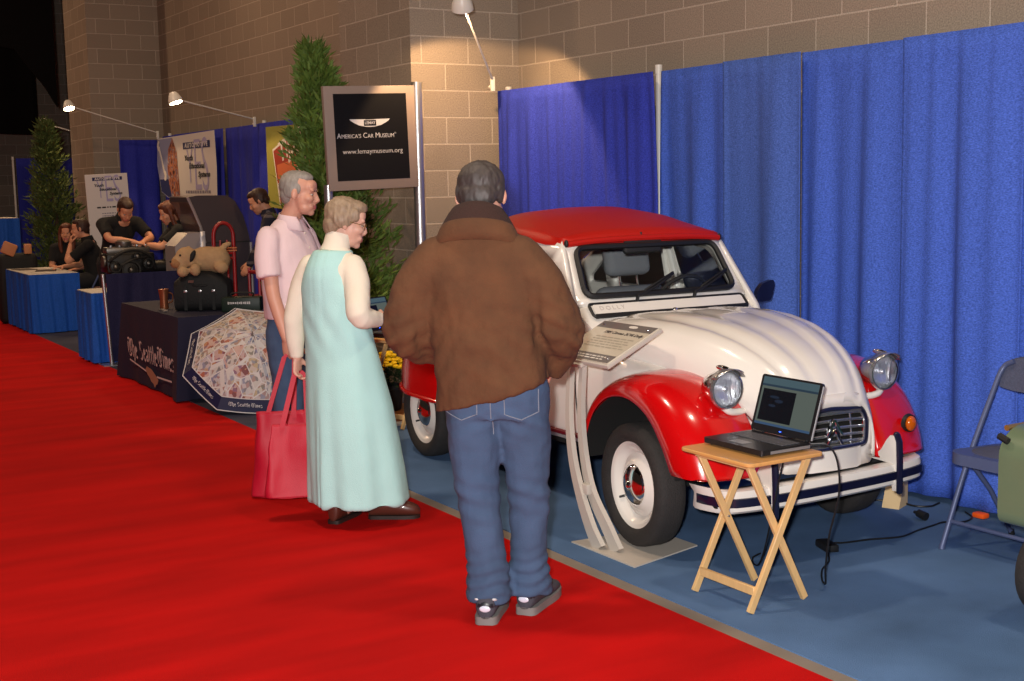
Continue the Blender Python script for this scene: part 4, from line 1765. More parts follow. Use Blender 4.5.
M_navy_c = mat('navy_tablecloth', (22, 20, 50), rough=.8, var=(3, .15))
ft = thing('folding_table', 'folding table under the navy newspaper tablecloth', 'table', (3.43, 11.06, 0))
MB().box((0, 0, .655), (.70, 1.66, .025), .004).build('tabletop', mat('table_laminate', (150, 140, 126), rough=.5), ft)
for sx in (-1, 1):
    for sy in (-1, 1):
        MB().tube([(sx * .28, sy * .7, 0), (sx * .28, sy * .7, .645)], .014, 8).build('leg', M_alu_d, ft)
b = table_cloth(MB(), 3.07, 3.80, 10.21, 11.91, .676, .02, 3)
tc_ = b.build('tablecloth', M_navy_c, None, angle=60)
tag(tc_, 'navy tablecloth with white blackletter newspaper name beside the red carpet', 'tablecloth')

# blackletter lettering drawn with a broad slanted nib
GL = {
    'T': ([[(.08, .78), (.02, .5), (.1, .15), (.4, .04), (.62, .2)], [(.05, .92), (.3, 1.0), (.6, .9), (.78, 1.0)], [(.42, .92), (.32, .6), (.42, .2)], [(.6, .9), (.58, .3)]], .82),
    'h': ([[(.1, 1.0), (.1, .05)], [(.1, .55), (.32, .68), (.42, .5), (.42, .1), (.34, -.18)]], .54),
    'e': ([[(.1, .35), (.34, .48), (.3, .64), (.1, .5), (.1, .14), (.26, .03), (.4, .14)]], .48),
    'S': ([[(.55, .9), (.3, .98), (.1, .78), (.22, .58), (.46, .42), (.46, .16), (.25, .03), (.05, .14)], [(.05, .95), (.12, .5)]], .66),
    'a': ([[(.1, .58), (.3, .66), (.4, .5), (.4, .1), (.48, .04)], [(.4, .36), (.14, .26), (.14, .08), (.38, .14)]], .54),
    't': ([[(.16, .9), (.14, .14), (.3, .04)], [(.02, .62), (.32, .66)]], .36),
    'l': ([[(.14, 1.0), (.14, .12), (.26, .04)]], .3),
    'i': ([[(.08, .6), (.16, .62), (.16, .1), (.26, .04)], [(.14, .84), (.19, .9)]], .3),
    'm': ([[(.06, .6), (.14, .62), (.14, .05)], [(.14, .55), (.32, .66), (.36, .5), (.36, .05)], [(.36, .55), (.54, .66), (.58, .5), (.58, .1), (.68, .04)]], .72),
    's': ([[(.4, .6), (.22, .66), (.1, .52), (.36, .3), (.34, .1), (.1, .04)]], .48),
    ' ': ([], .28)}


def blackletter(mb, text, M, height, nib=.085):
    x = 0
    W = sum(GL[c][1] for c in text)
    nx, ny = nib * .75, nib * .55
    for c in text:
        st, w = GL[c]
        for s in st:
            pts = [Vector(p + (0,)) for p in s]
            if len(pts) > 2:
                pts = catmull(pts, 3)
            for i in range(len(pts) - 1):
                a, b_ = pts[i], pts[i + 1]
                q = [(a.x - nx, a.y + ny), (a.x + nx, a.y - ny), (b_.x + nx, b_.y - ny), (b_.x - nx, b_.y + ny)]
                mb.add([M @ Vector(((x - W / 2 + px) * height, py * height, .0)) for px, py in q], [(0, 1, 2, 3)])
        x += w
    return W * height


M_letter = mat('white_print', (214, 206, 206), rough=.7)
x0 = 0
for word, xo in (('The', .50), ('Seattle', .02), ('Times', -.49)):
    b = MB()
    blackletter(b, word, frame((3.043, 11.0 + xo, .225), (0, -1, -.012), (-.04, 0, 1)), .163)
    b.build('name_lettering', M_letter, tc_, smooth=False)
b = MB()
Mt_ = frame((3.0425, 11.0, .16), (0, -1, -.012), (-.03, 0, 1))
b.add([Mt_ @ Vector(p) for p in ((-.62, .035, 0), (-.62, .02, 0), (-.1, -.025, 0), (-.1, -.01, 0))], [(0, 1, 2, 3)])
b.add([Mt_ @ Vector(p) for p in ((.2, -.02, 0), (.2, -.035, 0), (.62, -.02, 0), (.62, -.005, 0))], [(0, 1, 2, 3)])
b.build('underline', M_letter, tc_, smooth=False)
b = MB()
pts = [(-.13, -.0), (-.08, .03), (.06, .02), (.2, -.03), (.24, -.05), (.2, -.09), (.16, -.10), (.12, -.13), (.1, -.12), (.08, -.10), (.02, -.09), (-.02, -.06), (-.08, -.04)]
b.add([Mt_ @ Vector((x, y, .001)) for x, y in pts], [tuple(range(len(pts)))])
b.build('emblem', mat('tan_print', (168, 130, 106), rough=.7), tc_, smooth=False)

# objects on the newspaper table
M_bagk = mat('black_nylon', (16, 16, 18), rough=.75, bump=(60, .3))
t = thing('duffel_bag', 'black bag with silver buckles on the navy table under the plush dog', 'bag', (3.45, 10.72, .677), R(-28))
b = MB()
secs = []
for k in range(11):
    u = -1 + 2 * k / 10
    hh = .29 + .04 * math.cos(u * 1.3) - .05 * abs(u) ** 4
    dd = .15 - .02 * abs(u) ** 3
    x = u * .22
    secs.append([(x, dd * math.copysign(abs(math.cos(a)) ** .5, math.cos(a)), hh / 2 + hh / 2 * math.copysign(abs(math.sin(a)) ** .5, math.sin(a))) for a in np.linspace(0, 2 * PI, 20, endpoint=False)])
b.loft(secs)
o = b.build('bag_body', M_bagk, t, angle=60)
for x in (-.12, .0, .11):
    MB().box((x, -.155, .17), (.03, .012, .022), .004).build('buckle', M_alu, o)
    MB().box((x, -.152, .11), (.025, .008, .20)).build('strap', M_bagk, o)
MB().tube(catmull([(-.1, -.10, .28), (-.06, -.14, .22), (0, -.15, .215), (.06, -.14, .22), (.1, -.10, .28)], 5), .01, 8).build('handle', M_bagk, o)
MB().box((-.07, -.158, .25), (.045, .006, .02)).build('bag_tag', mat('brown_leather', (90, 48, 34), rough=.6), o)

M_plush = mat('beige_plush', (188, 152, 112), rough=1., bump=(130, .9), var=(20, .2))
M_plush_m = mat('tan_plush_muzzle', (168, 122, 80), rough=1., bump=(130, .9))
t = thing('plush_dog', 'beige plush dog with one black ear lying across the black bag', 'plush toy', (3.45, 10.70, 1.035), R(-28))
b = MB()
b.ell((.04, 0, .07), (.165, .105, .105))
b.ell((.12, .01, .06), (.11, .11, .11))
b.ell((-.12, -.06, .09), (.095, .092, .088))
b.ell((-.175, -.10, .055), (.066, .06, .056))
b.ell((-.04, -.13, -.01), (.045, .05, .055))
b.ell((-.14, -.145, -.025), (.05, .05, .045))
b.ell((.17, -.09, .0), (.06, .05, .05))
b.tube([(.15, .02, .13), (.19, .03, .18), (.22, .03, .19)], [.03, .026, .022], 8, round_=True)
o = b.build('plush_body', M_plush, t)
remesh(o, .012, 2)
MB().ell((-.195, -.125, .045), (.05, .045, .042)).build('muzzle', M_plush_m, t)
MB().ell((-.06, -.125, .10), (.022, .02, .055), rot=Matrix.Rotation(R(25), 3, 'Y')).build('ear', M_bagk, t)
MB().ell((-.11, .04, .13), (.03, .02, .05), rot=Matrix.Rotation(R(-20), 3, 'Y')).build('ear', M_plush, t)
MB().ell((-.232, -.145, .06), (.014, .012, .010)).build('nose', P_black, t)
for dx, dy in ((-.155, -.145), (-.20, -.085)):
    MB().ell((dx, dy, .112), .009).build('eye', P_black, t)

t = thing('travel_mug', 'copper coloured cup beside the black bag on the navy table', 'cup', (3.20, 11.02, .677))
b = MB()
b.lathe([(.0, .0), (.035, .0), (.037, .02), (.033, .08), (.045, .17), (.04, .17), (.0, .14)], 16)
b.build('cup_body', mat('copper', (150, 92, 62), rough=.35, metal=.6), t)
MB().tube(catmull([(.03, 0, .05), (.07, 0, .06), (.075, 0, .12), (.04, 0, .14)], 4), .006, 6).build('cup_handle', mat('copper', (150, 92, 62)), t)
cable('camera_strap', 'silver grey tangled keys and strap lying left of the black bag', [(3.12, 10.9, .684), (3.13, 10.84, .69), (3.15, 10.80, .684), (3.11, 10.76, .684), (3.14, 10.72, .69), (3.11, 10.74, .684)], .007, 5, M_alu_d)
t = thing('green_box', 'dark green metal box with a line of white lettering on the navy table', 'box', (3.66, 10.36, .677), R(-30))
b = MB()
b.box((0, 0, .06), (.32, .16, .12), .012)
o = b.build('box_body', mat('bottle_green', (18, 36, 26), rough=.5), t)
MB().tube(catmull([(-.09, 0, .12), (-.08, 0, .15), (.08, 0, .15), (.09, 0, .12)], 4), .007, 6).build('box_handle', P_black, o)
b = MB()
rnd = random.Random(8)
x = -.10
while x < .09:
    wd = rnd.uniform(.008, .014)
    b.box((x, -.0815, .075), (wd, .002, rnd.choice([.016, .02])))
    x += wd + .005
b.build('box_lettering', M_letter, o, smooth=False)

# ------------------------------------------------------------------ comics umbrella leaning on the floor
def comic_mat():
    m = mat('newsprint_collage', (200, 190, 186), rough=.6)
    nt = m.node_tree
    b_ = nt.nodes['Principled BSDF']
    tc = nt.nodes.new('ShaderNodeUVMap')
    tc.uv_map = 'UVMap'
    v = nt.nodes.new('ShaderNodeTexVoronoi')
    v.distance = 'CHEBYCHEV'
    v.inputs['Scale'].default_value = 6.5
    v.inputs['Randomness'].default_value = .7
    v2 = nt.nodes.new('ShaderNodeTexVoronoi')
    v2.inputs['Scale'].default_value = 24
    nt.links.new(tc.outputs[0], v.inputs['Vector'])
    nt.links.new(tc.outputs[0], v2.inputs['Vector'])

    def ramp(cols, src):
        r_ = nt.nodes.new('ShaderNodeValToRGB')
        r_.color_ramp.interpolation = 'CONSTANT'
        e = r_.color_ramp.elements
        while len(e) < len(cols):
            e.new(.5)
        for i, c in enumerate(cols):
            e[i].position = i / len(cols)
            e[i].color = (*lin(c), 1)
        sp = nt.nodes.new('ShaderNodeSeparateColor')
        nt.links.new(src, sp.inputs[0])
        nt.links.new(sp.outputs[0], r_.inputs[0])
        return r_.outputs[0]
    c1 = ramp([(198, 186, 186), (206, 196, 190), (180, 170, 186), (208, 120, 90), (196, 188, 184), (150, 164, 190), (204, 192, 170), (200, 190, 192), (186, 80, 60), (204, 190, 186)], v.outputs['Color'])
    c2 = ramp([(60, 56, 70), (196, 176, 176), (150, 90, 80), (204, 196, 190), (96, 104, 140), (198, 190, 188), (180, 150, 110), (206, 196, 196)], v2.outputs['Color'])
    mx = nt.nodes.new('ShaderNodeMix')
    mx.data_type = 'RGBA'
    mx.inputs['Factor'].default_value = .62
    nt.links.new(c1, mx.inputs['A'])
    nt.links.new(c2, mx.inputs['B'])
    v3 = nt.nodes.new('ShaderNodeTexVoronoi')
    v3.feature = 'DISTANCE_TO_EDGE'
    v3.inputs['Scale'].default_value = 6.5
    v3.inputs['Randomness'].default_value = .7
    nt.links.new(tc.outputs[0], v3.inputs['Vector'])
    lt = nt.nodes.new('ShaderNodeMath')
    lt.operation = 'LESS_THAN'
    lt.inputs[1].default_value = .035
    nt.links.new(v3.outputs['Distance'], lt.inputs[0])
    mx2 = nt.nodes.new('ShaderNodeMix')
    mx2.data_type = 'RGBA'
    mx2.inputs['B'].default_value = (*lin((214, 206, 204)), 1)
    nt.links.new(lt.outputs[0], mx2.inputs['Factor'])
    nt.links.new(mx.outputs['Result'], mx2.inputs['A'])
    nt.links.new(mx2.outputs['Result'], b_.inputs['Base Color'])
    return m


um = thing('umbrella', 'open umbrella printed with newsprint comics leaning against the navy table', 'umbrella', (3.47, 9.62, .37))
um.rotation_mode = 'QUATERNION'
ax_ = Vector((-.24, -.64, .73)).normalized()
um.rotation_quaternion = ax_.to_track_quat('Z', 'Y') @ Matrix.Rotation(R(14), 3, 'Z').to_quaternion()
NR = 8
def um_pt(k, u, v):
    """gore k, u 0..1 across, v 0 apex .. 1 rim"""
    a0, a1 = 2 * PI * k / NR, 2 * PI * (k + 1) / NR
    r_ = .55 * v
    z = .29 * (1 - v ** 1.9)
    p0 = Vector((r_ * math.cos(a0), r_ * math.sin(a0), z))
    p1 = Vector((r_ * math.cos(a1), r_ * math.sin(a1), z))
    p = p0.lerp(p1, u)
    return p - Vector((0, 0, .02 * v * math.sin(PI * u))) * .8
mc = comic_mat()
M_um_navy = mat('umbrella_navy', (24, 26, 66), rough=.6)
for k in range(NR):
    b = MB()
    V, F, UV = [], [], []
    nu, nv = 6, 10
    for j in range(nv + 1):
        for i in range(nu + 1):
            V.append(um_pt(k, i / nu, .02 + .84 * j / nv))
    for j in range(nv):
        for i in range(nu):
            a = j * (nu + 1) + i
            F.append((a, a + 1, a + nu + 2, a + nu + 1))
    b.add(V, F)
    g = b.build('canopy_panel', mc, um, angle=60)
    uvl = g.data.uv_layers.new(name='UVMap')
    for lp in g.data.loops:
        co = g.data.vertices[lp.vertex_index].co
        uvl.data[lp.index].uv = (co.x * 1.6 + k * .37, co.y * 1.6 + k * .21)
    b = MB()
    b.loft([[um_pt(k, i / 6, v) for i in range(7)] for v in (.86, .93, 1.0)], closed=False, cap=False)
    bd = b.build('canopy_band', M_um_navy, g, angle=60)
    b = MB()
    b.tube([um_pt(k, i / 6, 1.0) for i in range(7)], .005, 5)
    b.tube([um_pt(k, i / 6, .86) + Vector((0, 0, .003)) for i in range(7)], .004, 5)
    b.tube([um_pt(k, 0, v) + Vector((0, 0, .002)) for v in np.linspace(.03, .86, 9)], .0035, 5)
    b.build('white_edging', M_letter, g)
    p0, p1 = um_pt(k, .15, .945), um_pt(k, .85, .945)
    c0 = um_pt(k, .5, .945)
    upv = um_pt(k, .5, .90) - um_pt(k, .5, .99)
    b = MB()
    Mu = frame(c0 + Vector((c0.x * .01, c0.y * .01, .012)), (p1 - p0), upv)
    blackletter(b, 'The Seattle Times', Mu, .030, .08)
    b.build('band_lettering', M_letter, bd, smooth=False)
MB().tube([(0, 0, .33), (0, 0, -.40)], .006, 8).tube([(0, 0, .33), (0, 0, .27)], [.004, .012], 8).build('shaft', M_alu_d, um)
b = MB()
b.tube(catmull([(0, 0, -.38), (0, 0, -.43), (.03, 0, -.46), (.06, 0, -.44)], 4), .011, 8)
b.build('handle', P_black, um)
# ------------------------------------------------------------------ school booth on the left
M_white_top = mat('white_paper_cover', (196, 188, 180), rough=.7)
M_paper_w = mat('paper_sheet', (214, 206, 196), rough=.7)
M_paper_d = mat('dark_leaflet', (70, 56, 52), rough=.6)


def skirted(name, label, x0, x1, y0, y1, h, seed, m=None):
    t = thing(name, label, 'table', ((x0 + x1) / 2, (y0 + y1) / 2, 0))
    cx, cy = (x0 + x1) / 2, (y0 + y1) / 2
    MB().box((0, 0, h - .012), (x1 - x0, y1 - y0, .024), .004).build('tabletop', M_white_top, t)
    for sx in (-1, 1):
        for sy in (-1, 1):
            MB().tube([(sx * (x1 - x0) * .42, sy * (y1 - y0) * .42, 0), (sx * (x1 - x0) * .42, sy * (y1 - y0) * .42, h - .024)], .014, 8).build('leg', M_alu_d, t)
    b = MB()
    e = .012
    path = [(x1 - cx + e, y1 - cy + e), (x0 - cx - e, y1 - cy + e), (x0 - cx - e, y0 - cy - e), (x1 - cx + e, y0 - cy - e)]
    cloth_strip(b, path, .015, h - .004, seed, amp=(.010, .017), freq=48, pocket=.02, nz=8, step=.014, hem=.006, edge=0)
    o = b.build('table_skirt', m or M_skirt, t, angle=80)
    return t


skirted('skirted_table', 'long table with bright blue pleated skirt and leaflets on its white top, far left', 3.10, 3.66, 16.12, 17.55, .71, 61)
skirted('skirted_table', 'low blue skirted table with bare white top left of the slanted navy divider post', 3.05, 3.68, 12.93, 13.52, .70, 62)
skirted('skirted_table', 'tall blue skirted counter with white top at the far left edge', 3.05, 3.78, 20.2, 21.0, 1.30, 63)
for i, (x, y, rz, w, l, m, lb) in enumerate([(3.25, 17.2, 10, .22, .3, M_paper_d, 'dark leaflet spread nearest the aisle on the long blue table'),
                                              (3.42, 16.75, -14, .24, .36, M_paper_d, 'large brown leaflet on the near half of the long blue table'),
                                              (3.3, 16.35, 6, .2, .28, M_paper_w, 'white sheet lying on the near corner of the long blue table'),
                                              (3.52, 17.25, 30, .2, .28, M_paper_w, 'white sheet lying at the back of the long blue table')]):
    o = MB().box((0, 0, .003), (w, l, .005)).build('leaflet', m, None, smooth=False, loc=(x, y, .711))
    o.rotation_euler = (0, 0, R(rz))
    tag(o, lb, 'leaflet', 'leaflets on the long blue table')
t = thing('figure_stand_in', 'black block and tan pieces standing in for a dark clothed person and arm behind the long blue skirted table', 'bag', (3.26, 17.72, 0))
MB().box((0, 0, .45), (.5, .2, .9), .07, 3).build('bag_body', M_bagk, t)  # block stands in for the dark clothing of a person leaning here
MB().box((-.10, -.09, .96), (.18, .04, .16), .03, 2, Matrix.Rotation(R(25), 3, 'Y')).build('flap', mat('tan_arm', (186, 124, 84), rough=.6), t)  # tan pieces stand in for the forearm and hand
MB().box((.13, -.09, .95), (.10, .04, .13), .03, 2).build('flap', mat('tan_arm', (186, 124, 84)), t)

# waist-high navy divider drape with its slanted end post
t = thing('booth_divider', 'navy waist high divider drape with silver end post behind the newspaper table', 'divider', (3.14, 12.78, 0))
b = MB()
b.tube([(.03, 0, .01), (-.01, 0, .885)], .018, 12)
b.build('end_post', M_alu, t)
MB().tube([(1.12, 0, .01), (1.12, 0, .885)], .018, 12).build('end_post', M_alu, t)
MB().box((.03, 0, .005), (.2, .2, .01)).build('post_base', M_alu, t)
b = MB()
cloth_strip(b, [(.02, .0), (1.11, .0)], .02, .885, 70, amp=(.005, .024), freq=20, pocket=.05, nz=10, step=.016)
b.build('divider_drape', M_navy, t, angle=80)

# ---- engine on its stand
M_eng = mat('cast_iron_black', (34, 33, 34), rough=.45, metal=.5, var=(14, .4))
M_eng_l = mat('engine_aluminium', (120, 116, 112), rough=.4, metal=.8)
t = thing('engine', 'bare black car engine with pulleys and pipes standing behind the navy divider', 'engine', (3.66, 13.86, 0))
b = MB()
for x in (-.22, .22):
    b.bar((x, -.25, .03), (x, .25, .03), .05, .05).bar((x, 0, .03), (x, 0, .72), .05, .05)
b.bar((-.22, 0, .7), (.22, 0, .7), .05, .05)
b.build('engine_stand', mat('red_enamel', (150, 24, 30), rough=.4), t)
b = MB()
b.box((0, 0, .93), (.50, .30, .20), .02).box((0, 0, .82), (.42, .24, .12), .03)
blk = b.build('engine_block', M_eng, t, angle=40)
MB().box((.0, .02, 1.06), (.46, .17, .07), .02).build('valve_cover', M_eng_l, t)
for k in range(5):
    MB().tube([(-.18 + .09 * k, -.06, 1.095), (-.18 + .09 * k, -.06, 1.115)], .014, 8).build('cover_bolt', M_alu, blk)
for k, (x, z, r_) in enumerate(((-.02, .86, .10), (.16, .92, .055), (-.18, .90, .06), (.05, 1.0, .04))):
    b = MB()
    b.lathe([(.0, .03), (r_ * .3, .03), (r_ * .35, .01), (r_ * .75, .005), (r_ * .8, .03), (r_, .03), (r_, -.02), (.0, -.02)], 20, frame((x, -.19, z), (1, 0, 0), (0, 0, 1)))
    pl_ = b.build('pulley', M_eng, t)
    MB().ell((x, -.222, z), (.02, .012, .02)).build('pulley_hub', M_eng_l, pl_)
b = MB()
b.tube(catmull([(-.24, -.16, .95), (-.1, -.22, 1.05), (.06, -.22, 1.06), (.2, -.2, .98), (.24, -.17, .86)], 6), .017, 8)
b.build('hose', P_black, t)
b = MB()
b.tube(catmull([(-.2, -.17, .86), (-.02, -.225, .96), (.16, -.2, .99)], 6), .012, 8)
b.build('hose', P_black, t)
b = MB()
b.lathe([(.0, .0), (.075, .0), (.085, .02), (.085, .06), (.06, .075), (.0, .08)], 20, Matrix.Translation((-.03, .0, 1.09)))
b.build('air_intake', M_eng_l, t)
b = MB()
b.lathe([(.0, .0), (.06, .0), (.065, .12), (.0, .125)], 16, frame((-.27, -.05, .95), (0, 1, 0), (0, 0, 1)))
b.build('alternator', M_eng_l, t)
b = MB()
b.lathe([(.0, .0), (.07, .0), (.075, .14), (.0, .145)], 16, frame((.24, -.05, .87), (0, 1, 0), (0, 0, 1)))
b.build('starter', M_eng, t)
b = MB()
b.lathe([(.0, .0), (.04, .0), (.045, .07), (.03, .09), (.0, .09)], 14)
tag(b.build('red_cup', mat('red_plastic', (176, 22, 26), rough=.35), None, loc=(4.0, 13.42, .70)), 'small red cup beside the engine, left of the silver console', 'cup')
MB().box((0, 0, .35), (.18, .24, .70), .01).build('cup_stand', M_bagk, None, loc=(4.05, 13.42, 0))
tag(bpy.data.objects['cup_stand'], 'black box stand under the red cup behind the navy divider', 'stand')

# ---- simulator console: curved dark hood over a silver box
M_hood = mat('dark_grey_shell', (62, 54, 62), rough=.35, coat=.3)
M_silver = mat('silver_panel', (158, 152, 156), rough=.4, metal=.4)
t = thing('simulator_cabinet', 'tall dark grey cabinet with curved overhanging hood behind the plush dog', 'cabinet', (4.42, 13.42, 0))
b = MB()
secs = []
pr = [(-.32, 1.60), (-.20, 1.615), (.10, 1.61), (.18, 1.55), (.26, 1.40), (.31, 1.22), (.33, 1.10), (.33, .02), (-.16, .02), (-.16, 1.13), (-.2, 1.3), (-.26, 1.48), (-.32, 1.55)]
b.prism(pr, .62, frame((0, .31, 0), (1, 0, 0), (0, 0, 1)))
o = b.build('cabinet_body', M_hood, t, angle=25)
b = MB()
b.tube([(x, -.315, z) for x, z in ((-.32, 1.60), (-.27, 1.48), (-.2, 1.3), (-.16, 1.13))], .016, 6)
b.build('edge_trim', M_silver, o)
MB().tube([(.33, -.318, .03), (.33, -.318, 1.12)], .014, 6).build('edge_trim', M_silver, o)
MB().box((.09, -.312, 1.13), (.46, .012, .014)).build('panel_seam', P_black, o)
t = thing('silver_console', 'silver slant topped console with pale edge post left of the dark curved cabinet', 'console', (4.02, 13.02, 0))
b = MB()
b.prism([(-.15, .02), (.12, .02), (.12, 1.25), (-.02, 1.245), (-.15, 1.12)], .34, frame((0, .17, 0), (1, 0, 0), (0, 0, 1)))
o = b.build('console_body', M_silver, t, angle=25)
MB().box((.135, -.17, .64), (.05, .03, 1.24), .006).build('edge_post', mat('pale_steel', (200, 200, 208), rough=.35, metal=.4), o)
MB().box((-.01, -.173, 1.0), (.15, .006, .10)).build('control_panel', M_alu_d, o)
MB().box((-.03, -.177, .99), (.05, .006, .06)).build('control_button', P_navy, o)

# ---- red hand truck
M_redm = mat('red_enamel', (170, 20, 26), rough=.35, coat=.4)
t = thing('hand_truck', 'red tubular hand truck standing upright behind the black bag', 'hand truck', (4.23, 12.44, 0))
b = MB()
pts = [(-.10, 0, .05), (-.10, 0, 1.20)] + [(-.10 * math.cos(a), 0, 1.22 + .13 * math.sin(a)) for a in np.linspace(.15, PI - .15, 9)] + [(.10, 0, 1.20), (.10, 0, .05)]
b.tube(pts, .018, 10)
fr_ = b.build('frame', M_redm, t)
for z in (.25, .62, 1.0, 1.05):
    MB().tube([(-.10, 0, z), (.10, 0, z)], .013, 8).build('crossbar', M_redm, fr_)
for x in (-.035, .035):
    MB().tube([(x, .0, .25), (x, .0, 1.18)], .010, 8).build('upright', M_redm, fr_)
for z in (1.10, 1.075):
    MB().box((0, 0, z), (.25, .05, .014), .004).build('strap', mat('orange_strap', (206, 128, 88), rough=.7), fr_)
MB().box((0, -.12, .012), (.30, .22, .012)).build('toe_plate', M_redm, t)
for s in (-1, 1):
    b = MB()
    b.lathe([(.02, .03), (.06, .035), (.1, .03), (.115, .0), (.1, -.03), (.06, -.035), (.02, -.03)], 22, frame((s * .15, .07, .115), (0, 1, 0), (0, 0, 1)))
    b.build('wheel', P_tire, t)
# ---- red tool cart
t = thing('tool_cart', 'red tool cart with black cases on its shelf beside the plaid shirt man', 'cart', (4.64, 12.25, 0))
for sx in (-1, 1):
    for sy in (-1, 1):
        MB().tube([(sx * .18, sy * .14, .0), (sx * .18, sy * .14, .90)], .015, 8).build('leg', M_redm, t)
for z in (.30, .62, .86):
    MB().box((0, 0, z), (.38, .30, .03), .006).build('shelf', M_redm, t)
for x in (-.06, .06):
    MB().bar((x, -.155, .64), (x, -.155, .86), .02, .012).build('slat', M_redm, t)
MB().box((.02, .0, .885), (.22, .16, .02), .004).build('tray_liner', M_paper_w, t)
t2 = tag(MB().box((0, 0, .066), (.26, .2, .13), .03, 3).build('tool_case', M_bagk, None, loc=(4.65, 12.24, .636)), 'black case lying inside the red tool cart', 'case')

# ---- banners
M_ban_w = mat('white_banner', (214, 208, 206), rough=.7)
M_lav = mat('lavender_print', (168, 160, 200), rough=.7)
M_navyp = mat('navy_print', (30, 38, 92), rough=.7)
M_blackp = mat('black_print', (26, 24, 30), rough=.7)
M_ban_g = mat('grey_blue_banner', (140, 142, 178), rough=.7)
M_greyp = mat('grey_print', (130, 124, 140), rough=.7)


def photo_mat(name, cols, sc):
    m = mat(name, cols[0], rough=.6)
    nt = m.node_tree
    tc = nt.nodes['Texture Coordinate']
    n = nt.nodes.new('ShaderNodeTexNoise')
    n.inputs['Scale'].default_value = sc
    n.inputs['Detail'].default_value = 5
    nt.links.new(tc.outputs['Object'], n.inputs['Vector'])
    r_ = nt.nodes.new('ShaderNodeValToRGB')
    e = r_.color_ramp.elements
    while len(e) < len(cols):
        e.new(.5)
    for i, c in enumerate(cols):
        e[i].position = .3 + .4 * i / (len(cols) - 1)
        e[i].color = (*lin(c), 1)
    nt.links.new(n.outputs['Fac'], r_.inputs[0])
    nt.links.new(r_.outputs[0], nt.nodes['Principled BSDF'].inputs['Base Color'])
    return m


M_photo = photo_mat('workshop_photo', [(40, 24, 26), (120, 60, 40), (190, 120, 80), (90, 80, 110), (210, 190, 170)], 14)


def poly(M, pts, z, m, nm, par):
    return MB().add([M @ Vector((x, y, z)) for x, y in pts], [tuple(range(len(pts)))]).build(nm, m, par, smooth=False)


def words(M, x, y, width, rows, pitch, h, z, m, nm, par, seed=1):
    rnd = random.Random(seed)
    b = MB()
    for r_ in range(rows):
        q = x - width / 2
        while q < x + width / 2 - .01:
            wd = rnd.uniform(.4, 1.3) * h * 2.2
            wd = min(wd, x + width / 2 - q)
            yy = y - r_ * pitch
            b.add([M @ Vector(p) for p in ((q, yy, z), (q + wd, yy, z), (q + wd, yy + h, z), (q, yy + h, z))], [(0, 1, 2, 3)])
            q += wd + h * .8
    return b.build(nm, m, par, smooth=False)


def yes_logo(M, k, z, par):
    """AUTOMOTIVE bar over big YES with three slanted words; k = half width"""
    poly(M, [(-k, .72 * k), (k, .72 * k), (k, .95 * k), (-k, .95 * k)], z, M_navyp, 'title_bar', par)
    b = MB()
    add_text(b, 'AUTOMOTIVE', M @ Matrix.Translation((0, .835 * k, z + .002)), width=1.7 * k, size=.2 * k, spacing=1.3, bold=.002)
    b.build('title_lettering', M_ban_w, par, smooth=False)
    b = MB()
    for i, ch in enumerate('YES'):
        add_text(b, ch, M @ Matrix.Translation((-.52 * k + i * .56 * k, .06 * k, z + .001)) @ Matrix.Diagonal((.62, 1.35, 1, 1)), width=.72 * k, size=1., bold=-.01)
    b.build('big_initials', M_lav, par, smooth=False)
    for wd, x, y, w_ in (('Youth', -.60, .40, .62), ('Educational', -.02, .12, 1.15), ('Systems', .50, -.18, .85)):
        b = MB()
        add_text(b, wd, M @ Matrix.Translation((x * k, y * k, z + .003)), width=w_ * k, size=.2, bold=.006, shear=.2)
        b.build('slogan_word', M_blackp, par, smooth=False)


# hanging banner on the blue drape
hb = thing('hanging_banner', 'white hanging banner with workshop photo strip, navy bar and school initials', 'banner', (5.235, 16.50, 2.36))
Mb = frame((0, 0, 0), (0, -1, 0), (0, 0, 1))
b = MB()
b.prism([(-1.42, 0), (.95, .02), (.98, -.42), (.95, -.80), (-1.05, -.80), (-1.35, -.72), (-1.50, -.35)], .004, Mb @ Matrix.Translation((0, 0, -.002)))
b.build('banner_cloth', M_ban_w, hb, smooth=False)
poly(Mb, [(-1.42, -.01), (-.75, -.01), (-.95, -.16), (-1.02, -.4), (-.98, -.6), (-.88, -.78), (-1.05, -.795), (-1.35, -.72), (-1.50, -.35)], .004, M_ban_g, 'grey_panel', hb)
poly(Mb, [(-1.40, -.55), (-1.0, -.55), (-.9, -.78), (-1.04, -.79), (-1.34, -.71)], .0055, M_navyp, 'blue_block', hb)
b = MB()
for (a, c) in (((-1.36, -.12), (-1.15, -.48)),):
    b.bar(Mb @ Vector((*a, .007)), Mb @ Vector((*c, .007)), .05, .004, 0.0005, up=(1, 0, 0))
for cx, cy in ((-1.37, -.10), (-1.14, -.5)):
    b.add([Mb @ Vector((cx + .07 * math.cos(t_) * (1 if 0 < k < 13 else .3), cy + .07 * math.sin(t_) * (1 if 0 < k < 13 else .3), .0085)) for k, t_ in enumerate(np.linspace(.4 if cy > -.3 else 3.5, (.4 if cy > -.3 else 3.5) + 5.4, 14))], [tuple(range(14))])
b.build('wrench_symbol', M_ban_w, hb, smooth=False)
poly(Mb, [(-.75, -.01), (-.58, -.2), (-.52, -.78), (-.88, -.78), (-.98, -.6), (-1.02, -.4), (-.95, -.16)], .0065, M_photo, 'photo_strip', hb)
yes_logo(Mb @ Matrix.Translation((.24, -.44, 0)) @ Matrix.Diagonal((1.35, .92, 1, 1)), .40, .006, hb)
words(Mb, .24, -.74, 1.0, 1, .05, .035, .006, M_greyp, 'small_lettering', hb)

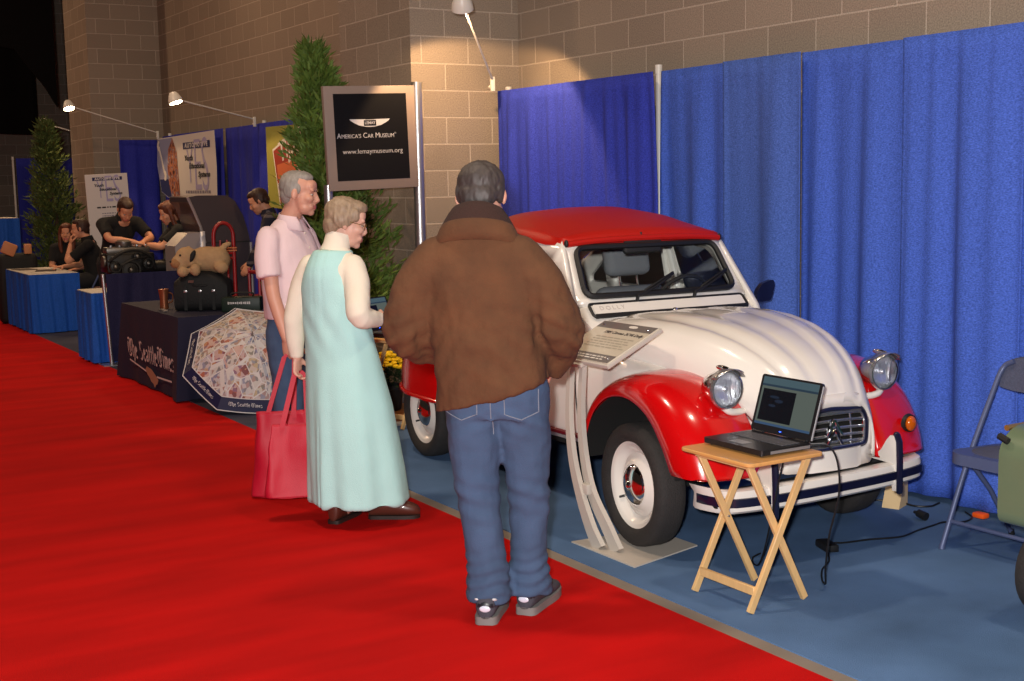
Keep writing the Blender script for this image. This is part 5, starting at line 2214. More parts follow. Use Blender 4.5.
# standing banner
sb = thing('standing_banner', 'white standing banner with navy bar and school initials behind the bent man', 'banner', (4.34, 17.2, 0))
Mb2 = frame((0, -.012, 1.40), (1, 0, .035), (0, 0, 1))
b = MB()
b.box((0, 0, .0), (.54, .98, .012), .003)
MB().add([Mb2 @ Vector(v) for v in b.v], b.f).build('banner_board', M_ban_w, sb, smooth=False)
MB().tube([(0, .02, .02), (0, .02, .95)], .015, 8).build('support_pole', M_alu, sb)
MB().box((0, .02, .012), (.5, .28, .024), .006).build('base', M_alu_d, sb)
yes_logo(Mb2 @ Matrix.Translation((.01, .27, 0)), .19, .008, sb)
words(Mb2, 0, .055, .30, 1, .05, .018, .008, M_blackp, 'small_lettering', sb, 2)
words(Mb2, 0, -.02, .18, 8, .032, .012, .008, M_greyp, 'small_print', sb, 3)

# olive poster
op = thing('hanging_poster', 'olive yellow hanging poster with red and orange boxes behind the tall conifer', 'poster', (5.235, 12.95, 2.34))
M_olive = mat('olive_poster', (150, 146, 62), rough=.7)
b = MB()
b.prism([(-.86, 0), (.75, -.02), (.75, -.92), (-.86, -.88)], .004, Mb @ Matrix.Translation((0, 0, -.002)))
b.build('poster_sheet', M_olive, op, smooth=False)
poly(Mb, [(-.68, -.25), (.22, .0), (.30, -.06), (.34, -.80), (-.52, -.85)], .003, M_ban_w, 'picture_edge', op)
poly(Mb, [(-.65, -.27), (-.02, -.08), (.0, -.40), (-.56, -.62)], .004, mat('brick_red_print', (150, 44, 30), rough=.6), 'picture', op)
poly(Mb, [(-.56, -.42), (.0, -.36), (.02, -.82), (-.5, -.84)], .005, mat('orange_print', (196, 100, 60), rough=.6), 'picture', op)
poly(Mb, [(.0, -.08), (.22, -.02), (.3, -.5), (.04, -.55)], .0055, mat('pale_pink_print', (206, 180, 180), rough=.6), 'picture', op)
poly(Mb, [(.3, -.1), (.7, -.3), (.7, -.55), (.32, -.45)], .005, mat('orange_print', (196, 100, 60)), 'picture', op)
b = MB()
add_text(b, 'TIJS', Mb @ Matrix.Translation((-.25, -.25, .0065)) @ Matrix.Rotation(R(14), 4, 'Z'), width=.46, size=.2, bold=.004)
b.build('poster_lettering', M_ban_w, op, smooth=False)
# ------------------------------------------------------------------ people.  local axes: x to the person's right, y forward, z up
SK1 = mat('skin_fair', (214, 166, 146), rough=.5, var=(9, .08))
SK2 = mat('skin_ruddy', (206, 150, 128), rough=.5, var=(9, .1))
LIP = mat('lips', (184, 104, 98), rough=.45)
EYEW = mat('eye_white', (186, 172, 164), rough=.2)
EYED = mat('iris_dark', (40, 30, 26), rough=.15)


def rotm(yaw=0., pitch=0., roll=0.):
    """yaw > 0 turns to the person's left; pitch > 0 looks down"""
    return Matrix.Rotation(yaw, 4, 'Z') @ Matrix.Rotation(-pitch, 4, 'X') @ Matrix.Rotation(roll, 4, 'Y')


def fig_head(b, M, wide=1., nose=1., jowl=1., smile=0.):
    def e(c, r, rot=None):
        b.ell((c[0] * wide, c[1], c[2]), (r[0] * wide, r[1], r[2]), M, 18, 12, rot)
    e((0, -.018, .035), (.076, .094, .083))
    e((0, .028, -.022), (.063, .064, .085))
    e((0, .040, -.072), (.050 * jowl, .048, .042))
    e((0, .072, -.098), (.024, .020, .018))
    e((0, .062, .046), (.052, .028, .038))
    for s in (-1, 1):
        e((s * .029, .078, .024), (.024, .012, .008), Matrix.Rotation(s * -.15, 3, 'Y'))
        e((s * .036, .058, -.028 + .006 * smile), (.028, .028 + .004 * smile, .026))
        e((s * .0115, .097, -.034), (.0090, .011, .008))
        e((s * .078, -.010, -.006), (.009, .019, .031), Matrix.Rotation(s * .35, 3, 'Z'))
        e((s * .072, -.004, -.008), (.012, .012, .016))
        e((s * .026, .078, -.062), (.016, .014, .014))
    b.tube([M @ Vector(p) for p in ((0, .086, .018), (0, .095 + .004 * nose, -.008), (0, .101 + .009 * nose, -.028), (0, .098, -.037))], [.0085, .0100, .0125, .010], 10, round_=True)
    w = .024 + .005 * smile
    for dz, rr in ((0, .0062), (-.0105, .0072)):
        b.tube([M @ Vector((x * wide, .094 - 9 * x * x * (1 + .6 * smile), -.062 + dz + smile * 8 * x * x)) for x in np.linspace(-w, w, 7)], [rr * k for k in (.5, .8, 1, .95, 1, .8, .5)], 8, round_=True)


def fig_neck(b, M, nb, r=.056):
    p0 = M @ Vector((0, -.020, -.045))
    p1 = Vector(nb)
    b.tube([p0, p0.lerp(p1, .5), p1, p1 + (p1 - p0).normalized() * .05], [r * .94, r, r * 1.08, r * 1.2], 14, round_=True)


def fig_hand(b, wr, d, n, side, curl=.5, k=1., thumb=.6, spread=0.):
    """wr wrist, d towards the fingers, n the way the palm faces, side +1 for a right hand"""
    d = Vector(d).normalized()
    n = Vector(n)
    n = (n - d * n.dot(d)).normalized()
    t = n.cross(d) * -side          # towards the thumb
    wr = Vector(wr)

    def P(x, y, z):
        return wr + (t * x + d * y + n * z) * k
    secs = []
    for y, w, h, x0 in ((-.02, .026, .019, 0), (.0, .028, .018, 0), (.03, .037, .017, .001), (.06, .041, .0155, 0), (.085, .041, .013, -.001), (.095, .036, .009, -.001)):
        secs.append([P(x0 + w * math.cos(a), y, h * math.sin(a)) for a in np.linspace(0, 2 * PI, 16, endpoint=False)])
    b.loft(secs)
    for x, L, r_, dy in ((.030, .072, .0088, .0), (.010, .080, .0092, .004), (-.0105, .074, .0088, .001), (-.030, .058, .0078, -.008)):
        p = Vector((x, .083 + dy, .0))
        a = curl * .5
        pts = [P(*p)]
        sp = spread * x * 3
        for q, f in enumerate((.45, .31, .24)):
            a2 = a + curl * q * .9
            p = p + Vector((sp * L * f, math.cos(a2), math.sin(a2))) * (L * f)
            pts.append(P(*p))
        b.tube(pts, [r_ * k, r_ * .96 * k, r_ * .9 * k, r_ * .78 * k], 10, round_=True)
    p0 = Vector((.026, .018, .004))
    p1 = p0 + Vector((.030 * math.cos(thumb * .4), .030, .010 + .010 * curl))
    p2 = p1 + Vector((.012, .028, .010 + .012 * curl))
    p3 = p2 + Vector((-.003 * curl, .022, .008 + .010 * curl))
    b.tube([P(*p0), P(*p1), P(*p2), P(*p3)], [.0155 * k, .0125 * k, .0108 * k, .009 * k], 10, round_=True)


def limb(b, pts, rad, sq=1., rnd=True):
    b.tube(catmull(pts, 4), [float(np.interp(i / (4 * (len(pts) - 1)), np.linspace(0, 1, len(rad)), rad)) for i in range(4 * (len(pts) - 1) + 1)], 16, round_=rnd, sq=sq)


def oval_loft(b, rows, n=28, p=1., cap=True, yaw=0.):
    """rows (z, cx, cy, rx, ry[, tilt])"""
    secs = []
    for row in rows:
        z, cx, cy, rx, ry = row[:5]
        tl = row[5] if len(row) > 5 else 0
        sec = []
        for a in np.linspace(0, 2 * PI, n, endpoint=False):
            c, s_ = math.cos(a), math.sin(a)
            x = rx * math.copysign(abs(c) ** p, c)
            y = ry * math.copysign(abs(s_) ** p, s_)
            xr, yr = x * math.cos(yaw) - y * math.sin(yaw), x * math.sin(yaw) + y * math.cos(yaw)
            sec.append((cx + xr, cy + yr, z + tl * x))
        secs.append(sec)
    b.loft(secs)


def fig_body(t, J, voxel, skin, hands=True, head_kw={}, k=1., name='body'):
    """one continuous body mesh from the joints in J"""
    b = MB()
    Mh = J['Mh']
    fig_head(b, Mh, **head_kw)
    fig_neck(b, Mh, J['neck'])
    pl_, ch, nk = Vector(J['pelvis']), Vector(J['chest']), Vector(J['neck'])
    b.tube(catmull([pl_ - Vector((0, 0, .06)), pl_, pl_.lerp(ch, .5), ch, nk - Vector((0, 0, .05))], 4), [float(np.interp(i, [0, 4, 8, 12, 16], [.10, .135, .125, .145, .08])) for i in range(17)], 18, round_=True, sq=.72)
    for s in ('L', 'R'):
        sd = 1 if s == 'R' else -1
        sh, el, wr = Vector(J['sh' + s]), Vector(J['el' + s]), Vector(J['wr' + s])
        b.tube([nk - Vector((0, 0, .06)), sh], [.045, .040], 12, round_=True)
        limb(b, [sh, sh.lerp(el, .5), el, el.lerp(wr, .45), wr], [.042, .044, .038, .038, .026])
        if hands:
            fig_hand(b, wr, *J['hand' + s], sd, **J.get('hk' + s, {}))
        hp, kn, an = Vector(J['hip' + s]), Vector(J['kn' + s]), Vector(J['an' + s])
        limb(b, [hp, hp.lerp(kn, .5), kn, kn.lerp(an, .4), an], [.082, .072, .05, .05, .034])
        tf = Vector(J['toe' + s])
        b.tube([an, an + tf * .05 - Vector((0, 0, an.z - .05)) * .9, an + tf * .15 - Vector((0, 0, an.z - .035))], [.035, .035, .025], 10, round_=True)
    o = b.build(name, skin, t)
    remesh(o, voxel, 4, .5)
    # eye sockets, mouth corners
    a = vcos(o)
    Mi = np.array(Mh.inverted())
    h = a @ Mi[:3, :3].T + Mi[:3, 3]
    push = np.zeros(len(a))
    for s in (-1, 1):
        d2 = ((h[:, 0] - s * .030) / .017) ** 2 + ((h[:, 2] - .004) / .011) ** 2
        push += np.where(h[:, 1] > .03, .008 * np.exp(-d2), 0)
    fw = np.array(Mh.to_3x3() @ Vector((0, 1, 0)))
    setcos(o, a - fw * push[:, None])

    def pick(c):
        q = c @ Mi[:3, :3].T + Mi[:3, 3]
        lip = (np.abs(q[:, 0]) < .026) & (q[:, 1] > .082) & (np.abs(q[:, 2] + .067 - 5 * q[:, 0] ** 2) < .0105) & (q[:, 1] < .12)
        return lip.astype(int)
    facemat(o, [skin, LIP], pick)
    return o


def fig_eyes(t, Mh, par=None):
    for s in (-1, 1):
        MB().ell((s * .030, .0735, .003), (.0105, .0110, .0058), Mh, 14, 10).build('eye', EYEW, par or t)
        MB().ell((s * .030 + .002, .0832, .003), (.0052, .0022, .0050), Mh, 10, 6).build('iris', EYED, par or t)


def fig_hair(t, Mh, m, style='short', voxel=.006, amp=.004, name='hair'):
    b = MB()
    if style == 'short':
        b.ell((0, -.030, .042), (.083, .094, .086), Mh, 20, 14)
        b.ell((0, .012, .090), (.064, .068, .038), Mh, 18, 12)
        b.ell((0, -.066, -.012), (.068, .048, .062), Mh, 16, 10)
        for s in (-1, 1):
            b.ell((s * .068, -.03, .012), (.016, .044, .048), Mh, 14, 10)
            b.ell((s * .071, .012, .010), (.009, .014, .034), Mh, 12, 8)
    elif style == 'receding':
        b.ell((0, -.034, .040), (.082, .090, .085), Mh, 20, 14)
        b.ell((0, -.004, .090), (.060, .072, .036), Mh, 18, 12)
        b.ell((0, -.064, -.012), (.068, .048, .060), Mh, 16, 10)
        for s in (-1, 1):
            b.ell((s * .068, -.034, .018), (.016, .042, .046), Mh, 14, 10)
            b.ell((s * .072, .006, .026), (.008, .016, .030), Mh, 12, 8)
    elif style == 'bob':
        b.ell((0, -.024, .042), (.084, .096, .088), Mh, 20, 14)
        b.ell((0, .028, .086), (.064, .064, .038), Mh, 18, 12)
        b.ell((0, -.062, -.020), (.066, .050, .060), Mh, 16, 10)
        for s in (-1, 1):
            b.ell((s * .068, -.028, .020), (.022, .052, .050), Mh, 14, 10)
            b.ell((s * .073, .026, .044), (.012, .028, .034), Mh, 12, 8)
    elif style == 'long':
        b.ell((0, -.026, .042), (.088, .100, .090), Mh, 20, 14)
        b.ell((0, .022, .088), (.066, .064, .040), Mh, 18, 12)
        b.tube([Mh @ Vector(p) for p in ((0, -.07, .02), (0, -.09, -.10), (0, -.085, -.24))], [.075, .08, .055], 14, round_=True, sq=.6)
        for s in (-1, 1):
            b.tube([Mh @ Vector(p) for p in ((s * .066, .0, .05), (s * .082, .005, -.05), (s * .080, .01, -.15), (s * .07, .02, -.24))], [.026, .026, .028, .018], 10, round_=True)
    o = b.build(name, m, t)
    remesh(o, voxel, 2, .5)
    wrinkle(o, amp, (55, 55, 22), 3)
    return o


def garment(name, m, t, fn, voxel=.012, smooth=3, wr=(.006, (9, 9, 5)), seed=1, mask=None):
    b = MB()
    fn(b)
    o = b.build(name, m, t)
    remesh(o, voxel, smooth, .5)
    if wr:
        wrinkle(o, wr[0], wr[1], seed, mask)
    return o


def shoe(t, an, tdir, m, sole, L=.29, W=.048, name='shoe', kind='plain', st=.034, up=1.):
    """heel at 'an' (x, y), pointing along tdir"""
    d = Vector((tdir[0], tdir[1], 0)).normalized()
    M = frame((an[0], an[1], 0), Vector((d.y, -d.x, 0)), d)
    if (M.to_3x3() @ Vector((0, 0, 1))).z < 0:
        M = frame((an[0], an[1], 0), Vector((-d.y, d.x, 0)), d)
    b = MB()
    rows = [(-.02, .024, .03, .085), (-.012, .033, .028, .098), (.0, .038, .026, .104), (.05, .040, .026, .112), (.10, .042, .026, .100), (.15, .047, .024, .085), (.20, .049, .022, .072), (.25, .043, .022, .060), (.275, .032, .022, .050), (.287, .014, .024, .036)]
    secs = []
    for y, w, z0, z1 in rows:
        w *= W / .048
        y *= L / .29
        secs.append([M @ Vector((w * math.copysign(abs(math.cos(a)) ** .7, math.cos(a)), y, min(z0, st * .8) + (z1 * up - min(z0, st * .8)) * (.5 + .5 * math.sin(a)))) for a in np.linspace(0, 2 * PI, 18, endpoint=False)])
    b.loft(secs)
    o = b.build(name, m, t, angle=60)
    s = MB()
    ol = []
    for y, w, *_ in rows:
        ol.append((w * 1.08 * W / .048, y * L / .29))
    poly_ = ol + [(-x, y) for x, y in ol[::-1]]
    s.prism(poly_, st, M @ Matrix.Translation((0, 0, .001)))
    s.build('sole', sole, o, angle=40)
    return o, M


# ================================================================== the man in the brown jacket
HD = R(-38)
man = thing('person', 'grey haired man seen from behind in brown jacket and blue jeans reading the stand', 'person', (2.545, 4.28, 0), HD, 'visitors on the red carpet')
Mh = Matrix.Translation((-.082, .085, 1.648)) @ rotm(R(-4), R(24))
J = dict(Mh=Mh, neck=(-.09, .02, 1.50), chest=(-.085, .02, 1.30), pelvis=(-.04, .02, .97),
         shL=(-.275, .01, 1.41), elL=(-.345, .03, 1.14), wrL=(-.17, .27, 1.06), handL=((.5, .8, -.1), (.5, -.4, -.7)), hkL=dict(curl=.7),
         shR=(.10, .01, 1.41), elR=(.215, .03, 1.15), wrR=(.155, .20, .955), handR=((-.25, .65, -.6), (-.8, -.3, .0)), hkR=dict(curl=.5),
         hipL=(-.125, .02, .93), knL=(-.095, .02, .50), anL=(-.077, -.01, .09), toeL=(0, 1, 0),
         hipR=(.05, .03, .93), knR=(.07, .09, .50), anR=(.08, .10, .09), toeR=(.4, .9, 0))
fig_body(man, J, .006, SK2, head_kw=dict(wide=1.16))
fig_eyes(man, Mh)
H_dk = mat('dark_grey_hair', (58, 50, 48), rough=.6, var=(60, .5), stretch=(1, 1, .4), spec=.6)
fig_hair(man, Mh @ Matrix.Diagonal((1.14, 1.02, 1.03, 1)), H_dk, 'short', .005, .004)
M_jacket = mat('brown_suede', (88, 55, 31), rough=.92, var=(8, .5), bump=(40, .4))
M_cord_c = mat('dark_corduroy', (52, 30, 24), rough=.95, bump=(180, .5))
M_denim = mat('blue_denim', (62, 82, 112), rough=.9, var=(6, .34), bump=(260, .35))
M_thread = mat('denim_stitch', (120, 126, 140), rough=.9)


def f(b):
    oval_loft(b, [(.882, -.045, .02, .225, .155, .28), (.93, -.045, .02, .226, .158, .22), (1.0, -.05, .02, .222, .155, .1), (1.12, -.06, .02, .226, .152), (1.25, -.075, .02, .236, .148), (1.36, -.085, .02, .244, .137),
                  (1.43, -.09, .02, .232, .120), (1.48, -.09, .02, .192, .108), (1.52, -.09, .022, .138, .098), (1.55, -.09, .03, .10, .088)], p=.9)
    limb(b, [(-.25, .01, 1.415), (-.325, .0, 1.31), (-.375, .0, 1.14), (-.315, .13, 1.07), (-.19, .25, 1.06)], [.090, .096, .092, .085, .066], rnd='start')
    limb(b, [(.07, .01, 1.415), (.15, .0, 1.31), (.222, .0, 1.15), (.215, .09, 1.06), (.165, .15, .975)], [.090, .096, .088, .076, .060], rnd='start')
jk = garment('jacket', M_jacket, man, f, .010, 4, (.015, (7, 7, 6)), 4, lambda a: np.clip((1.48 - a[:, 2]) * 6, .15, 1))
a = vcos(jk)
n_ = vnor(jk)
fold = np.zeros(len(a))
for sx, ex, ez in ((-1, -.40, 1.14), (1, .225, 1.15)):      # creases gathered at the elbows
    d = np.sqrt((a[:, 0] - ex) ** 2 + (a[:, 2] - ez) ** 2)
    fold += np.exp(-(d / .13) ** 2) * np.sin((a[:, 2] + .4 * np.abs(a[:, 0])) * 95) * .005
    arm = np.exp(-(((a[:, 0] - (ex + (-.03 if sx > 0 else .03) - sx * .055)) / .018) ** 2)) * np.clip((1.36 - a[:, 2]) * 8, 0, 1) * np.clip((a[:, 2] - .95) * 8, 0, 1)
    fold -= arm * .012
back = a[:, 1] < .02
fold += back * np.exp(-((a[:, 2] - 1.05) / .14) ** 2) * np.sin((a[:, 2] * .9 + (a[:, 0] + .05) ** 2 * 3) * 60 + 2 * np.sin(a[:, 0] * 17)) * .0035
fold -= back * np.exp(-((a[:, 0] + .06) / .004) ** 2) * .003
setcos(jk, a + n_ * fold[:, None])
wrinkle(jk, .0055, (19, 19, 9), 21, lambda a: np.clip((1.46 - a[:, 2]) * 5, .1, 1))
b = MB()
cc = Vector((-.09, .03, 1.0))
def collar_ring(b, rows, a0=-PI * .5 - 2.25, a1=-PI * .5 + 2.25, n=30):
    secs = []
    for z, rx, ry, dy in rows:
        secs.append([(-.09 + rx * math.cos(t_), .035 + dy + ry * math.sin(t_), z + .045 * math.cos((t_ + PI / 2)) - .045) for t_ in np.linspace(a0, a1, n)])
    b.loft(secs, closed=False, cap=False)
collar_ring(b, [(1.545, .150, .120, -.018), (1.575, .138, .114, -.014), (1.612, .116, .100, -.006), (1.632, .101, .089, .0), (1.634, .092, .081, .002), (1.62, .084, .073, .004), (1.54, .08, .07, .004)])
c1 = b.build('collar', M_cord_c, jk)
solidify(c1, .008, 0)
b = MB()
collar_ring(b, [(1.495, .178, .122, -.014), (1.53, .160, .122, -.018), (1.56, .146, .118, -.018), (1.578, .136, .112, -.014)], n=30)
c2 = b.build('collar_flap', M_jacket, jk)
solidify(c2, .008, 0)


def f(b):
    oval_loft(b, [(.80, -.04, .02, .17, .12), (.90, -.04, .02, .185, .132), (1.0, -.04, .02, .175, .125), (1.05, -.04, .02, .17, .12)], p=.9)
    limb(b, [(-.128, .02, .90), (-.125, .02, .76), (-.118, .015, .55), (-.100, .0, .38), (-.082, -.005, .24), (-.075, -.006, .075)], [.118, .108, .090, .080, .078, .096], rnd='start')
    limb(b, [(.055, .03, .90), (.068, .05, .76), (.078, .07, .55), (.078, .08, .38), (.076, .085, .24), (.074, .085, .075)], [.118, .106, .088, .077, .075, .090], rnd='start')
jn = garment('jeans', M_denim, man, f, .010, 3, (.008, (10, 10, 12)), 8)
a = vcos(jn)
n_ = vnor(jn)
fold = np.exp(-((a[:, 2] - .16) / .09) ** 2) * np.sin(a[:, 2] * 130 + 2.2 * np.sin(a[:, 0] * 20 + a[:, 1] * 15)) * .005
fold += np.exp(-((a[:, 2] - .50) / .10) ** 2) * np.sin(a[:, 2] * 85 + a[:, 0] * 25) * .004
fold += (a[:, 1] < .02) * np.exp(-((a[:, 2] - .80) / .05) ** 2) * np.sin(a[:, 2] * 90 + np.abs(a[:, 0] + .04) * 40) * .004
setcos(jn, a + n_ * fold[:, None])


def on_back(o, pts, off=.003, r=.0022):
    """drape a thin stitched line over a mesh seen from behind (along +y)"""
    dg = bpy.context.evaluated_depsgraph_get()
    from mathutils.bvhtree import BVHTree
    bv = BVHTree.FromPolygons([v.co for v in o.data.vertices], [p.vertices for p in o.data.polygons])
    out = []
    for x, z in pts:
        h = bv.ray_cast(Vector((x, -1, z)), Vector((0, 1, 0)))
        if h[0] is not None:
            out.append(h[0] + h[1] * off)
    return out
b = MB()
for px in (.075, -.155):
    w2 = .062
    q = [(px - w2, .93), (px - w2, .83), (px, .805), (px + w2, .83), (px + w2, .93)]
    pts = []
    for i in range(4):
        pts += [(q[i][0] + (q[i + 1][0] - q[i][0]) * k / 8, q[i][1] + (q[i + 1][1] - q[i][1]) * k / 8) for k in range(8)]
    b2 = MB()
    b2.tube(on_back(jn, pts, .001), .0022, 5)
    b2.build('back_pocket', M_thread, jn)
b2 = MB()
b2.tube(on_back(jn, [(-.04 + .0 * z, z) for z in np.linspace(.93, .74, 14)], .0005), .0022, 5)
b2.build('seat_seam', M_thread, jn)
M_sole = mat('grey_sole', (120, 116, 114), rough=.7)
M_shoe = mat('grey_trainer_mesh', (64, 64, 74), rough=.8, bump=(200, .4))
M_shoe_w = mat('white_trainer_panel', (206, 202, 204), rough=.5)
M_shoe_b = mat('black_heel_cup', (26, 28, 36), rough=.4)
M_refl = mat('silver_blue_heel_patch', (226, 232, 250), rough=.2, metal=.2)
for an, td in (((-.077, -.085), (.03, 1)), ((.066, .04), (.27, .96))):
    o, M = shoe(man, an, td, M_shoe, M_sole, .31, .052, 'trainer', st=.032, up=1.12)
    b = MB()
    b.ell((0, .002, .074), (.041, .030, .034), M)
    b.build('heel_cup', M_shoe_b, o)
    b = MB()
    b.ell((0, -.027, .068), (.022, .005, .013), M)
    b.build('heel_patch', M_refl, o)
    b = MB()
    for s in (-1, 1):
        b.tube([M @ Vector((s * .034, -.005, .10)), M @ Vector((s * .044, .06, .080)), M @ Vector((s * .052, .13, .055))], [.010, .013, .009], 8, round_=True, sq=.6)
    b.build('side_stripe', M_shoe_w, o)

# ================================================================== the woman in the turquoise dress
lady = thing('person', 'woman with glasses and short grey hair in long turquoise dress over white turtleneck', 'person', (2.668, 6.0, 0), R(-60), 'visitors on the red carpet')
Mh = Matrix.Translation((-.008, .02, 1.515)) @ rotm(R(-48), R(14))
J = dict(Mh=Mh, neck=(-.045, -.03, 1.385), chest=(-.055, -.04, 1.20), pelvis=(-.02, -.01, .88),
         shL=(-.185, -.05, 1.30), elL=(-.265, -.09, 1.05), wrL=(-.272, -.08, .84), handL=((0, .02, -1), (1, .1, 0)), hkL=dict(curl=.9, k=.92),
         shR=(.07, -.045, 1.30), elR=(.165, -.15, 1.075), wrR=(.165, .055, 1.035), handR=((-.05, 1, -.15), (-.9, 0, -.4)), hkR=dict(curl=.55, k=.92),
         hipL=(-.10, -.01, .86), knL=(-.06, -.02, .47), anL=(-.06, -.05, .085), toeL=(-.1, 1, 0),
         hipR=(.06, .0, .86), knR=(.07, .08, .47), anR=(.08, .11, .085), toeR=(.8, .6, 0))
fig_body(lady, J, .0055, SK1, head_kw=dict(wide=.96, nose=.3, smile=1.2))
fig_eyes(lady, Mh)
H_gr = mat('ash_grey_hair', (150, 128, 106), rough=.55, var=(70, .4), stretch=(1, 1, .4), spec=.5)
fig_hair(lady, Mh, H_gr, 'bob', .005, .0045)
M_cream = mat('cream_jersey', (232, 222, 204), rough=.85, bump=(240, .2))
M_turq = mat('turquoise_linen', (178, 224, 222), rough=.85, var=(6, .06), bump=(220, .25))


def f(b):
    oval_loft(b, [(.95, -.04, -.02, .15, .12), (1.1, -.055, -.035, .158, .122), (1.22, -.055, -.04, .165, .12), (1.31, -.055, -.04, .155, .105), (1.365, -.05, -.035, .10, .078), (1.40, -.045, -.03, .068, .066)])
    limb(b, [(-.185, -.05, 1.30), (-.232, -.06, 1.20), (-.268, -.09, 1.05), (-.272, -.085, .94), (-.272, -.08, .835)], [.064, .062, .052, .047, .036], rnd='start')
    limb(b, [(.065, -.045, 1.30), (.118, -.08, 1.20), (.168, -.15, 1.075), (.172, -.06, 1.05), (.166, .04, 1.036)], [.066, .066, .058, .050, .036], rnd='start')
tn = garment('turtleneck', M_cream, lady, f, .009, 3, (.004, (12, 12, 9)), 2)
b = MB()
p0, p1 = Mh @ Vector((0, -.022, -.062)), Vector((-.045, -.03, 1.37))
b.tube([p1, p1.lerp(p0, .35), p1.lerp(p0, .8), p0, p0.lerp(p1, .1)], [.078, .068, .066, .066, .060], 22)
b.build('roll_collar', M_cream, tn)


def f(b):
    rows = [(.105, .015, .03, .262, .25), (.12, .015, .03, .262, .25), (.35, .005, .015, .246, .226), (.6, -.01, .0, .228, .20), (.82, -.03, -.015, .198, .165), (1.0, -.05, -.03, .178, .142), (1.12, -.06, -.037, .172, .138),
            (1.20, -.062, -.042, .166, .138), (1.26, -.062, -.042, .145, .138), (1.31, -.06, -.042, .126, .128), (1.35, -.058, -.04, .112, .108), (1.385, -.055, -.037, .096, .092)]
    oval_loft(b, rows, 36)
dr = garment('dress', M_turq, lady, f, .011, 3, (.003, (8, 8, 5)), 6)
a = vcos(dr)
n_ = vnor(dr)
ang = np.arctan2(a[:, 1] - .0, a[:, 0] + .02)
low = np.clip((1.0 - a[:, 2]) / .9, 0, 1)
fold = low ** 1.2 * (np.sin(ang * 7 + 1) * .010 + np.sin(ang * 12 + 2 + a[:, 2] * 2) * .005)
fold += np.exp(-((a[:, 2] - 1.0) / .12) ** 2) * np.sin(ang * 9 + a[:, 2] * 30) * .003
for dx in (-.085, -.03):
    fold -= (a[:, 1] < -.02) * np.exp(-((a[:, 0] - dx) / .005) ** 2) * np.clip((a[:, 2] - .95) * 8, 0, 1) * .003
slit = (a[:, 1] < 0) * np.exp(-((a[:, 0] + .055) / .006) ** 2) * np.clip((.62 - a[:, 2]) * 4, 0, 1)
fold -= slit * .012
setcos(dr, a + n_ * fold[:, None])
M_bsole = mat('dark_brown_sole', (40, 26, 22), rough=.6)
M_bshoe = mat('brown_leather_shoe', (84, 42, 32), rough=.4, coat=.3)
shoe(lady, (-.06, -.10), (-.12, 1), M_bshoe, M_bsole, .25, .042, 'ankle_shoe', st=.018, up=1.25)
shoe(lady, (.055, .07), (.88, .48), M_bshoe, M_bsole, .25, .042, 'ankle_shoe', st=.018, up=1.25)
M_gold = mat('gold_wire', (206, 176, 120), rough=.25, metal=.9)
gl_ = MB()
for s in (-1, 1):
    gl_.tube([Mh @ Vector((s * .031 + .022 * math.cos(t_), .098 - 6 * (s * .031 + .022 * math.cos(t_)) ** 2 * .6, .0 + .017 * math.sin(t_))) for t_ in np.linspace(0, 2 * PI, 19)], .0018, 6, cap=False)
    gl_.tube([Mh @ Vector(p) for p in ((s * .052, .088, .004), (s * .072, .05, .008), (s * .080, -.01, .010), (s * .081, -.02, -.004))], .002, 6)
gl_.tube([Mh @ Vector(p) for p in ((-.01, .0985, .004), (0, .103, .007), (.01, .0985, .004))], .0018, 6)
ge_ = gl_.build('eyeglasses', M_gold, lady)
for s in (-1, 1):
    MB().add([Mh @ Vector((s * .031 + .021 * math.cos(t_), .098 - 6 * (s * .031 + .021 * math.cos(t_)) ** 2 * .6, .016 * math.sin(t_))) for t_ in np.linspace(0, 2 * PI, 16, endpoint=False)], [tuple(range(16))]).build('lens', P_glass, ge_)

# ================================================================== the man in the pink shirt
hus = thing('person', 'smiling grey haired man in pale pink short sleeved shirt and jeans facing right', 'person', (2.745, 6.93, 0), R(-145), 'visitors on the red carpet')
Mh = Matrix.Translation((.0, .075, 1.66)) @ rotm(R(17), R(8))
J = dict(Mh=Mh, neck=(0, .0, 1.51), chest=(0, -.01, 1.30), pelvis=(0, 0, .95),
         shL=(-.20, -.02, 1.42), elL=(-.25, .02, 1.12), wrL=(-.235, .10, .88), handL=((.05, .15, -1), (1, .1, .1)), hkL=dict(curl=.6),
         shR=(.19, -.03, 1.42), elR=(.238, .03, 1.12), wrR=(.232, .10, .875), handR=((-.05, .12, -1), (-1, .1, .1)), hkR=dict(curl=.95),
         hipL=(-.095, 0, .92), knL=(-.10, .02, .50), anL=(-.10, -.01, .09), toeL=(-.15, 1, 0),
         hipR=(.095, 0, .92), knR=(.10, .02, .50), anR=(.10, -.01, .09), toeR=(.15, 1, 0))
fig_body(hus, J, .006, SK2, head_kw=dict(wide=1.04, jowl=1.16, smile=1.3, nose=.7))
fig_eyes(hus, Mh)
for s in (-1, 1):
    b = MB()
    b.tube([Mh @ Vector((s * x, .0915 - 5.5 * x * x, .024 - 3 * (x - .03) ** 2)) for x in (.014, .028, .042)], [.002, .003, .0015], 6, round_=True)
    b.build('eyebrow', mat('grey_brow', (92, 78, 70), rough=.8), hus)
H_g2 = mat('steel_grey_hair', (142, 135, 128), rough=.55, var=(70, .45), stretch=(1, 1, .4), spec=.5)
fig_hair(hus, Mh, H_g2, 'receding', .005, .003)
M_pink = mat('pale_pink_shirt', (226, 200, 204), rough=.8, var=(5, .05), bump=(260, .15))


